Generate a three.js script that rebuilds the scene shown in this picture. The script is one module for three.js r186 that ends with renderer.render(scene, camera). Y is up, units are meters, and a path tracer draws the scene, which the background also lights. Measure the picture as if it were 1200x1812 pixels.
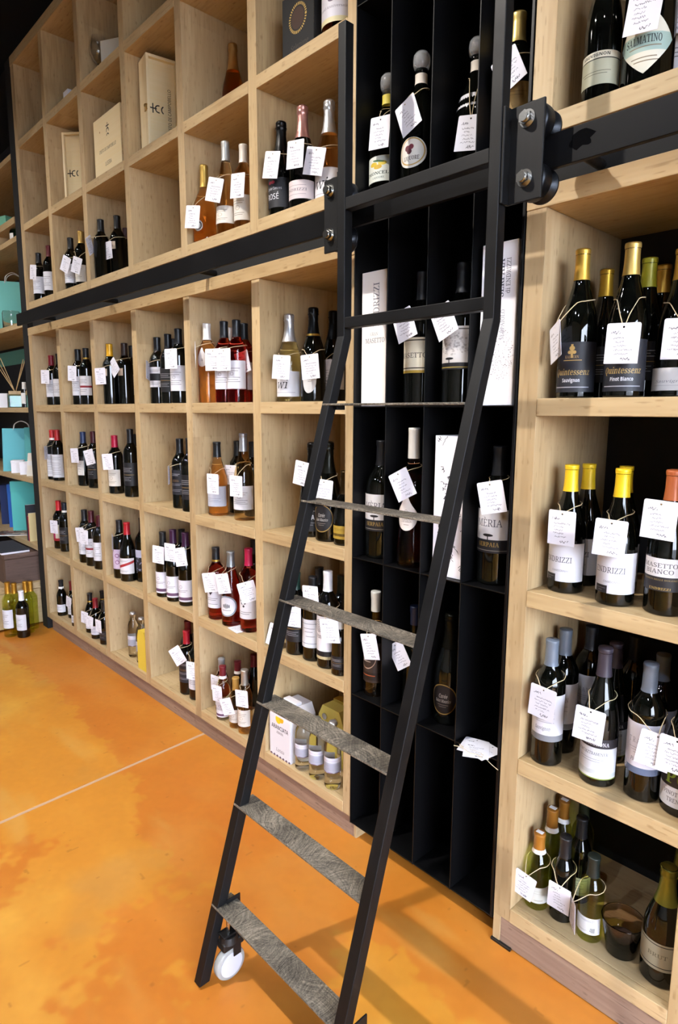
import * as THREE from 'three';
import { RoundedBoxGeometry } from 'three/addons/geometries/RoundedBoxGeometry.js';
import { RectAreaLightUniformsLib } from 'three/addons/lights/RectAreaLightUniformsLib.js';
import { mergeGeometries as joinAll } from 'three/addons/utils/BufferGeometryUtils.js';

// ------------------------------------------------------------------ camera, light, exposure
const scene = new THREE.Scene();
scene.background = new THREE.Color(0.8, 0.9, 1.08); // pale overcast sky outside the shop window
scene.backgroundIntensity = 25;
const camera = new THREE.PerspectiveCamera(77.69, 1200 / 1812, 0.02, 60);
camera.rotation.order = 'YXZ';
camera.position.set(1.3804, 1.39, 1.3337);
camera.rotation.set(-0.15556, 0.81605, 0.005117);
scene.add(camera);
const renderer = new THREE.WebGLRenderer({ antialias: true });
renderer.toneMapping = THREE.LinearToneMapping;
renderer.toneMappingExposure = 0.97;
renderer.shadowMap.enabled = true;
RectAreaLightUniformsLib.init();

const DAY = new THREE.Color(0xdfe8ff), WARM = new THREE.Color(0xfff7ee), WHITE = new THREE.Color(0xe6eeff);
// daylight enters only through the shop window in the wall beyond the right end of the racks
const WINDOWS = [{ n: 1, wall: 'right', c: [4.3, 1.62, 2.2], w: 3.4, h: 2.74, I: 1.2 }];
// two ceiling tracks, the further one added to fill the rack fronts: [x, z, aim x, aim y, aim z, power, cone]
const SPOTS = [[-3.0, 1.75, -2.6, 0, 0.35, 15, 0.92], [-1.75, 1.75, -1.5, 0, 0.35, 10, 0.92], [-0.5, 1.75, 0.2, 0.2, 0.2, 34, 0.78], [1.5, 1.75, 1.4, 0, 0.2, 2.5, 0.86],
  [-2.9, 3.5, -2.3, 0.6, 0, 9, 0.46], [-1.2, 3.5, -0.9, 0.6, 0, 7, 0.46], [0.4, 3.5, 0.5, 0.75, 0, 6.5, 0.44], [1.9, 3.5, 1.3, 0.8, -0.1, 7.5, 0.42]];  // further track: added lamps, front fill for the lower racks

// ------------------------------------------------------------------ helpers
const mergeGeometries = (a) => joinAll(a.map((g) => g.index ? g.toNonIndexed() : g));
let seed = 7;
const rnd = () => { seed = (seed * 1664525 + 1013904223) >>> 0; return seed / 4294967296; };
const R = (a, b) => a + (b - a) * rnd();
const used = {};
function numbered(n) { const k = used[n] || 0; used[n] = k + 1; return k ? `${n}_${String(k).padStart(3, '0')}` : n; }
function shade(o) { o.castShadow = true; o.receiveShadow = true; return o; }
function mesh(name, geo, mat, parent = scene) {
  const m = shade(new THREE.Mesh(geo, mat));
  m.name = parent === scene ? numbered(name) : name; parent.add(m); return m;
}
function tag(o, label, category, group) { o.userData = { label, category }; if (group) o.userData.group = group; return o; }
function thing(name, label, category, [x, y, z] = [0, 0, 0], group, turn = 0) {
  const o = new THREE.Group(); o.name = numbered(name); scene.add(o);
  o.position.set(x, y, z); o.rotation.y = turn; return tag(o, label, category, group);
}
function structure(o) { o.userData.kind = 'structure'; return o; }
const hash = (x, y, s) => { let h = (x * 374761393 + y * 668265263 + s * 974634777) | 0; h = Math.imul(h ^ (h >>> 13), 1274126177); return ((h ^ (h >>> 16)) >>> 0) / 4294967296; };
function vnoise(x, y, s = 0, px = 0, py = 0) {
  const w = (v, p) => p ? ((v % p) + p) % p : v;
  const xi = Math.floor(x), yi = Math.floor(y), fx = x - xi, fy = y - yi, u = fx * fx * (3 - 2 * fx), v = fy * fy * (3 - 2 * fy);
  const a = hash(w(xi, px), w(yi, py), s), b = hash(w(xi + 1, px), w(yi, py), s), c = hash(w(xi, px), w(yi + 1, py), s), d = hash(w(xi + 1, px), w(yi + 1, py), s);
  return a + (b - a) * u + (c - a) * v + (a - b - c + d) * u * v;
}
function fbm(x, y, s = 0, o = 4) { let r = 0, a = 0.5; for (let i = 0; i < o; i++) { r += a * vnoise(x, y, s + i * 17); x *= 2.03; y *= 2.03; a *= 0.5; } return r; }
const mix = (a, b, t) => a.map((v, i) => v + (b[i] - v) * t);
const sstep = (a, b, x) => { const t = Math.min(1, Math.max(0, (x - a) / (b - a))); return t * t * (3 - 2 * t); };
function dataTex(w, h, fn, srgb = true) {
  const d = new Uint8Array(w * h * 4);
  for (let y = 0; y < h; y++) for (let x = 0; x < w; x++) {
    const c = fn(x, y), i = (y * w + x) * 4;
    d[i] = Math.max(0, Math.min(255, c[0])); d[i + 1] = Math.max(0, Math.min(255, c[1])); d[i + 2] = Math.max(0, Math.min(255, c[2])); d[i + 3] = 255;
  }
  const t = new THREE.DataTexture(d, w, h); t.magFilter = THREE.LinearFilter; t.minFilter = THREE.LinearMipmapLinearFilter; t.generateMipmaps = true;
  t.wrapS = t.wrapT = THREE.RepeatWrapping; if (srgb) t.colorSpace = THREE.SRGBColorSpace; t.needsUpdate = true; return t;
}
// uv in metres on a box-like geometry, grain running along axis g (0 x, 1 y, 2 z)
function uvBox(geo, g, scale = 1, ou = 0, ov = 0) {
  const p = geo.attributes.position, n = geo.attributes.normal, uv = new Float32Array(p.count * 2);
  for (let i = 0; i < p.count; i++) {
    const P = [p.getX(i), p.getY(i), p.getZ(i)], N = [Math.abs(n.getX(i)), Math.abs(n.getY(i)), Math.abs(n.getZ(i))];
    const m = N[0] > N[1] && N[0] > N[2] ? 0 : N[1] > N[2] ? 1 : 2;
    let a, b;
    if (m === g) { a = (m + 1) % 3; b = (m + 2) % 3; } else { b = g; a = 3 - m - g; }
    uv[i * 2] = P[a] / scale + ou; uv[i * 2 + 1] = P[b] / scale + ov;
  }
  geo.setAttribute('uv', new THREE.BufferAttribute(uv, 2)); return geo;
}
function box(x0, x1, y0, y1, z0, z1, r = 0.0015, g = 1) {
  const w = x1 - x0, h = y1 - y0, d = z1 - z0;
  const geo = r > 0 ? new RoundedBoxGeometry(w, h, d, 1, Math.min(r, w * 0.45, h * 0.45, d * 0.45)) : new THREE.BoxGeometry(w, h, d);
  geo.translate((x0 + x1) / 2, (y0 + y1) / 2, (z0 + z1) / 2);
  return uvBox(geo, g, 1, rnd(), rnd());
}
const cyl = (r0, r1, h, x, y, z, axis = 'y', seg = 24) => { const g = new THREE.CylinderGeometry(r0, r1, h, seg); if (axis === 'x') g.rotateZ(Math.PI / 2); if (axis === 'z') g.rotateX(Math.PI / 2); return g.translate(x, y, z); };
const plainMat = (c, rough = 0.6, metal = 0, extra = {}) => new THREE.MeshPhysicalMaterial({ color: c, roughness: rough, metalness: metal, ...extra });

// ------------------------------------------------------------------ textures of surfaces
function woodTex(base, dark, light, s, fine = 1) {
  return dataTex(512, 1024, (x, y) => {
    const u = x / 512, v = y / 1024;
    const warp = vnoise(u * 6, v * 3, s, 6, 3) * 1.3 + vnoise(u * 14, v * 7, s + 3, 14, 7) * 0.35;
    const ring = vnoise(u * 22 + warp * 2.2, v * 2 + warp * 0.3, s + 5, 0, 0);
    const fibre = vnoise(u * 190, v * 14, s + 9, 190, 14), pore = vnoise(u * 256, v * 34, s + 11, 256, 34);
    let t = 0.5 * ring + 0.28 * fibre + 0.12 * warp;
    let c = mix(light, base, sstep(0.1, 0.55, t)); c = mix(c, dark, sstep(0.5, 0.95, t) * 0.6);
    if (pore > 0.84) c = mix(c, dark, (pore - 0.84) * 4.2 * fine);
    const lam = vnoise(Math.floor(u * 5) * 7.3, 0.5, s + 20); c = c.map((q) => q * (0.95 + 0.09 * lam));
    return c;
  });
}
const oakTex = woodTex([180, 155, 114], [138, 110, 72], [194, 170, 130], 1);
const oakTex2 = woodTex([176, 151, 112], [134, 108, 72], [190, 167, 129], 41);
const plinthTex = woodTex([136, 112, 96], [92, 72, 60], [160, 136, 118], 61);
const pineTex = woodTex([236, 216, 172], [206, 172, 118], [244, 230, 196], 81, 0.4);
const chestTex = woodTex([92, 70, 60], [58, 42, 36], [116, 92, 80], 91);
const grainBump = dataTex(512, 512, (x, y) => { const v = 255 * (0.6 * vnoise(x / 512 * 200, y / 512 * 10, 3, 200, 10) + 0.4 * vnoise(x / 512 * 90, y / 512 * 30, 5, 90, 30)); return [v, v, v]; }, false);
const oak = new THREE.MeshPhysicalMaterial({ map: oakTex, roughness: 0.55, bumpMap: grainBump, bumpScale: 0.0003 });
const oakSide = new THREE.MeshPhysicalMaterial({ map: oakTex2, roughness: 0.6, bumpMap: grainBump, bumpScale: 0.0003 });
const plinthWood = new THREE.MeshPhysicalMaterial({ map: plinthTex, roughness: 0.6, bumpMap: grainBump, bumpScale: 0.0003 });
const pine = new THREE.MeshPhysicalMaterial({ map: pineTex, roughness: 0.6, bumpMap: grainBump, bumpScale: 0.0002 });
const chestWood = new THREE.MeshPhysicalMaterial({ map: chestTex, roughness: 0.6, bumpMap: grainBump, bumpScale: 0.0004 });
const steelTex = dataTex(512, 512, (x, y) => { const n = fbm(x / 40, y / 40, 4), m = vnoise(x / 3, y / 90, 8); const v = 9 + 10 * n + 4 * m; return [v, v * 1.0, v * 1.06]; });
const steelRough = dataTex(256, 256, (x, y) => { const v = 95 + 70 * fbm(x / 22, y / 22, 14); return [v, v, v]; }, false);
const blackSteel = new THREE.MeshPhysicalMaterial({ map: steelTex, roughness: 1, roughnessMap: steelRough, metalness: 0.05, specularIntensity: 0.5 });
const rackSteel = new THREE.MeshPhysicalMaterial({ color: 0x060607, roughness: 0.45, metalness: 0, specularIntensity: 0.5 });
const railSteel = new THREE.MeshPhysicalMaterial({ map: dataTex(512, 256, (x, y) => { const n = fbm(x / 60, y / 40, 24); const b = 1; const v = (9 + 14 * n) * b; return [v, v, v * 1.08]; }), roughness: 0.4, metalness: 0.05, specularIntensity: 0.3 });
const treadTex = dataTex(512, 512, (x, y) => {
  // hand-ground plate: short overlapping arcs of scratches, darker and paler rubbed patches
  let v = 0;
  for (let k = 0; k < 3; k++) {
    const cs = 64 + 22 * k, cx = Math.floor(x / cs + k * 0.37), cy = Math.floor(y / cs + k * 0.61);
    const ox = (cx - k * 0.37 + hash(cx, cy, 2 + k) * 3 - 1) * cs, oy = (cy - k * 0.61 + hash(cx, cy, 5 + k) * 3 - 1) * cs, d = Math.hypot(x - ox, y - oy);
    v += (vnoise(d * (0.5 + 0.25 * k), k * 9.1 + hash(cx, cy, 8) * 40, 33) - 0.5) * (0.4 + vnoise(x / 25, y / 25, 40 + k));
  }
  const n = fbm(x / 60, y / 60, 31), f = vnoise(x / 2.2, y / 2.2, 32); const g = 104 + 46 * v + 90 * (n - 0.45) + 34 * (f - 0.5); return [g * 1.02, g * 0.96, g * 0.86];
});
const treadSteel = new THREE.MeshPhysicalMaterial({ map: treadTex, roughness: 0.6, metalness: 0.35, bumpMap: treadTex, bumpScale: 0.0006 });
const chrome = plainMat(0xc9c9c6, 0.22, 1);
const brass = plainMat(0xb08d4a, 0.3, 1);
const blackRubber = plainMat(0x0d0d0e, 0.5);
const paper = (c) => plainMat(c, 0.85);

// floor: stained concrete, uv in metres; a deeper orange band lies along the racks
const FX0 = -6.2, FX1 = 4.4, FZ0 = -0.6, FZ1 = 5.5;
const floorTex = dataTex(2048, 1178, (px, py) => {
  const x = FX0 + (FX1 - FX0) * px / 2048, z = FZ0 + (FZ1 - FZ0) * py / 1178;
  const n1 = fbm(x * 1.1, z * 1.6, 51), n2 = fbm(x * 3.1 + 7, z * 4.3, 61), n3 = fbm(x * 9, z * 13, 71), n4 = vnoise(x * 60, z * 60, 81);
  let c = mix([220, 142, 56], [232, 168, 82], sstep(0.3, 0.66, n1 + 0.25 * (n3 - 0.5)));
  c = mix(c, [206, 146, 88], sstep(0.52, 0.75, n2) * 0.55);
  // deeper orange areas with frayed, lacy edges, one of them running along the racks
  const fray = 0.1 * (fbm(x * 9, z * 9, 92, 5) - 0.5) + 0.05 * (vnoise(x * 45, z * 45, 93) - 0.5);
  const rackBand = 0.36 + 0.3 * (vnoise(x * 2.3, z * 1.1 + 3.7, 91) - 0.5) - z;
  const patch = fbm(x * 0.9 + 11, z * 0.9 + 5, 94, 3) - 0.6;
  const deepMask = sstep(-0.012, 0.02, Math.max(rackBand, patch * 1.2) + fray);
  c = mix(c, mix([208, 116, 42], [218, 132, 62], sstep(0.35, 0.65, n2)), deepMask * (0.5 + 0.5 * fbm(x * 4, z * 4, 96)));
  c = c.map((v) => v * (0.965 + 0.05 * n3 + 0.03 * n4));
  c = mix(c, [226, 176, 120], 0.4 * sstep(0.6, 0.8, fbm(x * 2.2 + 3, z * 7, 88)));
  if (vnoise(x * 40, z * 40, 95) > 0.965) c = mix(c, [150, 92, 40], 0.35);
  return c.map((v, i) => v * [0.86, 0.88, 0.72][i]);
});
floorTex.wrapS = floorTex.wrapT = THREE.ClampToEdgeWrapping;
const floorRough = dataTex(512, 512, (x, y) => { const v = 105 + 70 * fbm(x / 50, y / 50, 5); return [v, v, v]; }, false);
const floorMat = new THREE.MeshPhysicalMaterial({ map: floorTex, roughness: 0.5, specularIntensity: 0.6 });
const plaster = new THREE.MeshPhysicalMaterial({ map: dataTex(256, 256, (x, y) => { const v = 150 + 16 * fbm(x / 30, y / 30, 6); return [v, v * 0.98, v * 0.93]; }), roughness: 0.9 });
const darkPaint = plainMat(0x080809, 0.8);

// ------------------------------------------------------------------ the room
const CEIL = 3.95;
{
  const fl = new THREE.Group(); fl.name = 'floor'; scene.add(fl); structure(fl);
  const jx = (z) => -0.91 + 0.073 * z;
  const slab = (a) => {
    const s = new THREE.Shape(a.map(([x, z]) => new THREE.Vector2(x, -z)));
    const g = new THREE.ExtrudeGeometry(s, { depth: 0.12, bevelEnabled: false }); g.rotateX(-Math.PI / 2); g.translate(0, -0.12, 0);
    const p = g.attributes.position, uv = new Float32Array(p.count * 2);
    for (let i = 0; i < p.count; i++) { uv[2 * i] = (p.getX(i) - FX0) / (FX1 - FX0); uv[2 * i + 1] = (p.getZ(i) - FZ0) / (FZ1 - FZ0); }
    g.setAttribute('uv', new THREE.BufferAttribute(uv, 2)); return g;
  };
  const w = 0.0085;
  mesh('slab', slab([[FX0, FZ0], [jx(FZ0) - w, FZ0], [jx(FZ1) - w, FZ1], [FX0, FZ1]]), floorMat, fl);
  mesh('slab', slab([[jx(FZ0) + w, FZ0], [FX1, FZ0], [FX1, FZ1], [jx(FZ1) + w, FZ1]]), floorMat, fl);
  const j = slab([[jx(FZ0) - w, FZ0], [jx(FZ0) + w, FZ0], [jx(FZ1) + w, FZ1], [jx(FZ1) - w, FZ1]]); j.translate(0, -0.0015, 0);
  mesh('joint_filler', j, plainMat(0xb7977a, 0.8), fl);
}
structure(mesh('ceiling', box(FX0 - 0.2, FX1 + 0.2, CEIL, CEIL + 0.2, FZ0 - 0.2, FZ1 + 0.2, 0), darkPaint));
structure(mesh('wall_back', box(FX0 - 0.2, FX1 + 0.2, -0.12, CEIL, FZ0 - 0.2, FZ0 + 0.17, 0), darkPaint));
structure(mesh('wall_left', box(FX0 - 0.2, FX0, -0.12, CEIL, FZ0, FZ1, 0), plaster));
function wallWithHoles(name, along, at, a0, a1, holes, mat, th) {
  // along 'x' or 'z'; a wall of thickness th beyond 'at' with window openings [lo, hi, y0, y1]
  const g = []; let cur = a0;
  const piece = (lo, hi, y0, y1) => { if (hi - lo < 1e-4 || y1 - y0 < 1e-4) return; g.push(along === 'x' ? box(lo, hi, y0, y1, at, at + th, 0) : box(at, at + th, y0, y1, lo, hi, 0)); };
  for (const [lo, hi, y0, y1] of holes) { piece(cur, lo, -0.12, CEIL); piece(lo, hi, -0.12, y0); piece(lo, hi, y1, CEIL); cur = hi; }
  piece(cur, a1, -0.12, CEIL);
  return structure(mesh(name, mergeGeometries(g), mat));
}
structure(mesh('pavement', box(FX1 + 0.2, 120, -0.3, -0.12, -90, 90, 0), plainMat(0x5a5854, 0.9)));
const frameMat = plainMat(0x1a1a1c, 0.5);
for (const wd of ['right', 'front']) {
  const ws = WINDOWS.filter((w) => w.wall === wd);
  const k = wd === 'right' ? 2 : 0;
  const holes = ws.map((w) => [w.c[k] - w.w / 2, w.c[k] + w.w / 2, w.c[1] - w.h / 2, w.c[1] + w.h / 2]).sort((a, b) => a[0] - b[0]);
  if (wd === 'right') wallWithHoles('wall_right', 'z', FX1, FZ0, FZ1, holes, plaster, 0.2);
  else wallWithHoles('wall_front', 'x', FZ1, FX0 - 0.2, FX1 + 0.2, holes, plaster, 0.2);
  for (const w of ws) {
    const g = new THREE.Group(); g.name = `window_${w.n}`; scene.add(g); structure(g);
    g.position.set(...(wd === 'right' ? [FX1 + 0.1, w.c[1], w.c[2]] : [w.c[0], w.c[1], FZ1 + 0.1])); g.rotation.y = wd === 'right' ? -Math.PI / 2 : Math.PI;
    const W = w.w, H = w.h, f = 0.05;
    const paneMat = new THREE.MeshPhysicalMaterial({ color: 0xffffff, roughness: 0, transmission: 1, thickness: 0, ior: 1.45 });
    mesh('window_pane', new THREE.PlaneGeometry(W, H), paneMat, g).castShadow = false;
    const bars = [box(-W / 2, W / 2, H / 2 - f, H / 2, 0, 0.06, 0), box(-W / 2, W / 2, -H / 2, -H / 2 + f, 0, 0.06, 0)];
    for (const x of [-W / 2 + f / 2, -W / 6, W / 6, W / 2 - f / 2]) bars.push(box(x - f / 2, x + f / 2, -H / 2, H / 2, 0, 0.06, 0));
    mesh('window_frame', mergeGeometries(bars), frameMat, g);
    const L = new THREE.RectAreaLight(DAY, w.I, W - 0.1, H - 0.1); L.position.set(0, 0, 0.08); L.rotation.y = Math.PI; g.add(L); L.name = 'daylight';
  }
}

// ------------------------------------------------------------------ ceiling track lamps
{
  for (const [z, where] of [[1.75, 'nearer the racks'], [3.5, 'further from the racks, added for front fill']]) {
    const tr = thing('ceiling_track', `black lighting track under the dark ceiling, ${where}`, 'track', [0, CEIL, z]);
    mesh('bar', box(-4, 2.4, -0.05, 0, -0.02, 0.02, 0.002), blackRubber, tr);
  }
  SPOTS.forEach(([x, z, ax, ay, az, power, cone], i) => {
    const s = thing('track_lamp', `black track lamp, ${['leftmost', 'second', 'third', 'rightmost'][i % 4]} on the ${i < 4 ? 'nearer' : 'added_fill'} ceiling track`, 'lamp', [x, CEIL - 0.05, z], 'lamps on the ceiling tracks');
    mesh('stem', cyl(0.008, 0.008, 0.1, 0, -0.05, 0), blackRubber, s);
    const h = new THREE.Group(); h.name = 'head'; s.add(h); h.position.set(0, -0.13, 0);
    const dir = new THREE.Vector3(ax - x, ay - (CEIL - 0.18), az - z).normalize();
    h.quaternion.setFromUnitVectors(new THREE.Vector3(0, -1, 0), dir);
    const can = new THREE.LatheGeometry([[0, 0.09], [0.04, 0.09], [0.065, 0.05], [0.065, -0.07], [0.062, -0.07], [0.062, -0.05]].map((a) => new THREE.Vector2(...a)), 28);
    mesh('can', can, blackRubber, h);
    const em = mesh('lamp_lens', cyl(0.06, 0.06, 0.004, 0, -0.055, 0), new THREE.MeshStandardMaterial({ color: 0x000000, emissive: i < 4 ? WARM : WHITE, emissiveIntensity: 8 }), h); em.castShadow = false;
    const L = new THREE.SpotLight(i < 4 ? WARM : WHITE, power, 0, cone, 1, 2); L.position.set(0, -0.09, 0); L.castShadow = true; L.shadow.radius = 1.6; L.shadow.mapSize.set(1024, 1024);
    h.add(L); const tg = new THREE.Object3D(); tg.name = 'aim'; tg.position.set(0, -1, 0); h.add(tg); L.target = tg; L.name = 'spot';
  });
}

// ------------------------------------------------------------------ oak racks
const W = 0.46, D = 0.38;
const S = [0.1196, 0.5404, 0.9723, 1.4236];                      // shelf tops of the lower racks
const LTOP0 = 1.834, LTOP1 = 1.879;                              // top board
const U = [2.0224, 2.459, 2.906], UT0 = 3.309, UT1 = 3.36, UB0 = 1.982;
function rack(name, label, xs, halfs, bottoms, tops, topBoard, yBase, backMat) {
  // xs: centres of uprights, halfs: [left, right] extents of each upright; bottoms/tops: shelf undersides and tops
  const o = thing(name, label, 'rack', [0, 0, 0]);
  xs.forEach((x, i) => {
    const [a, b] = halfs[i], end = i === 0 || i === xs.length - 1;
    mesh(end ? 'side_panel' : 'divider', box(a, b, yBase, topBoard[0], -D, 0, 0.0015, 1), i % 2 ? oak : oakSide, o);
  });
  for (let i = 0; i < xs.length - 1; i++) {
    const a = halfs[i][1], b = halfs[i + 1][0];
    mesh('bottom_board', box(a, b, bottoms[0], tops[0], -D, -0.0225, 0.001, 0), oak, o);
    mesh('front_strip', box(a, b, bottoms[0], tops[0], -0.021, 0.001, 0.0015, 0), oak, o);
    for (let k = 1; k < tops.length; k++) mesh('shelf', box(a, b, bottoms[k], tops[k], -D, 0.0015, 0.002, 0), oak, o);
    mesh('back_panel', box(a, b, bottoms[0], topBoard[0], -D - 0.012, -D, 0, 1), backMat, o);
  }
  mesh('top_board', box(halfs[0][0], halfs[halfs.length - 1][1], topBoard[0], topBoard[1], -D, 0.002, 0.002, 0), oak, o);
  return o;
}
const leftX = [], leftH = [];
for (let i = 0; i <= 6; i++) { leftX.push((i - 6) * W); leftH.push(i === 0 ? [-2.774, -2.72] : i === 6 ? [-0.0126, 0.0225] : [(i - 6) * W - 0.023, (i - 6) * W + 0.023]); }
const lowB = [0.081, 0.4995, 0.9325, 1.384], upB = [UB0, 2.42, 2.866];
const lowLeft = rack('wine_rack', 'lower oak wine rack with six columns of cubbies, left of the black steel rack', leftX, leftH, lowB, S, [LTOP0, LTOP1], 0.081, oakSide);
mesh('plinth', box(-2.74, 0.0225, 0, 0.081, -0.33, -0.018, 0.001, 0), plinthWood, lowLeft);
mesh('plinth_end', box(0.0226, 0.034, 0.0, 0.06, -0.33, -0.018, 0.001, 2), oakSide, lowLeft);
const upLeft = rack('wine_rack', 'upper oak wine rack above the ladder rail, six columns, left of the black steel rack', leftX, leftH, upB, U, [UT0, UT1], UB0, oakSide);
mesh('spacer_board', box(-2.774, 0.0225, LTOP1, UB0, -D, -0.03, 0.001, 0), darkPaint, upLeft);
const rightH = [[0.569, 0.618], [1.004, 1.05]], rightX = [0.59, 1.03];
const rightH2 = [[0.569, 0.618], [1.004, 1.05], [1.44, 1.486]], rightX2 = [0.59, 1.03, 1.46];
const lowRight = rack('wine_rack', 'lower oak wine rack with black back, right of the ladder', rightX2, rightH2, lowB, S, [LTOP0, LTOP1], 0.081, darkPaint);
mesh('plinth', box(0.59, 1.486, 0.004, 0.081, -0.33, -0.004, 0.001, 0), plinthWood, lowRight);
mesh('foot_panel', box(0.569, 0.5899, 0.008, 0.081, -D, -0.001, 0.001, 1), oakSide, lowRight);
mesh('foot_pad', box(0.566, 0.625, 0, 0.0075, -0.1, 0.004, 0.001, 1), blackRubber, lowRight);
const upRight = rack('wine_rack', 'upper oak wine rack above the rail, right of the ladder', rightX2, rightH2, upB, U, [UT0, UT1], UB0, darkPaint);
mesh('spacer_board', box(0.569, 1.486, LTOP1, UB0, -D, -0.03, 0.001, 0), darkPaint, upRight);
{
  const o = thing('steel_rack', 'tall black steel rack with four narrow columns behind the ladder', 'rack');
  const xs = [0.0245, 0.153, 0.29, 0.427, 0.563], t = 0.0015, ys = [0.066, 0.511, 0.953, 1.408, 1.994, 2.47, 2.93, 3.36];
  xs.forEach((x, i) => mesh(i === 0 || i === 4 ? 'side_panel' : 'divider', box(x - (i === 4 ? 0.0035 : t), x + (i === 4 ? 0.0035 : t), 0.062, 3.36, -D, 0.002, 0.0006, 1), rackSteel, o));
  for (let i = 0; i < 4; i++) for (const y of ys) mesh('shelf_plate', box(xs[i] + (i ? t : t), xs[i + 1] - (i === 3 ? 0.0035 : t), y - 0.003, y, -D, 0.001, 0.0005, 0), rackSteel, o);
  mesh('back_panel', box(0.024, 0.565, 0.062, 3.36, -D - 0.01, -D, 0, 1), rackSteel, o);
  for (const x of [0.12, 0.45]) mesh('foot', cyl(0.018, 0.018, 0.062, x, 0.031, -0.25), blackRubber, o);
}

// ------------------------------------------------------------------ rail and ladder
{
  const rl = thing('ladder_rail', 'long flat black steel rail carrying the ladder across the racks', 'rail');
  mesh('bar', box(-2.61, 1.7, 1.867, 1.932, 0.098, 0.11, 0.0015, 0), railSteel, rl);
  const sm = new THREE.Shape(); for (let i = 0; i <= 26; i++) { const a = i / 26 * Math.PI * 2, q = 1 + 0.35 * (vnoise(Math.cos(a) * 3 + 5, Math.sin(a) * 3 + 5, 19) - 0.5) * (Math.sin(a) < 0.3 ? 2 : 0.6); sm[i ? 'lineTo' : 'moveTo'](0.746 + 0.023 * q * Math.cos(a), 1.905 + 0.0165 * q * Math.sin(a)); }
  mesh('dark_smudge', new THREE.ExtrudeGeometry(sm, { depth: 0.0003, bevelEnabled: false }).translate(0, 0, 0.11), plainMat(0x030304, 0.9, 0, { specularIntensity: 0.1 }), rl);
  for (const x of [-2.4, -1.6, -0.75, 0.72, 1.4]) mesh('standoff', cyl(0.011, 0.011, 0.13, x, 1.9, 0.033, 'z'), blackSteel, rl);
}
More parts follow.
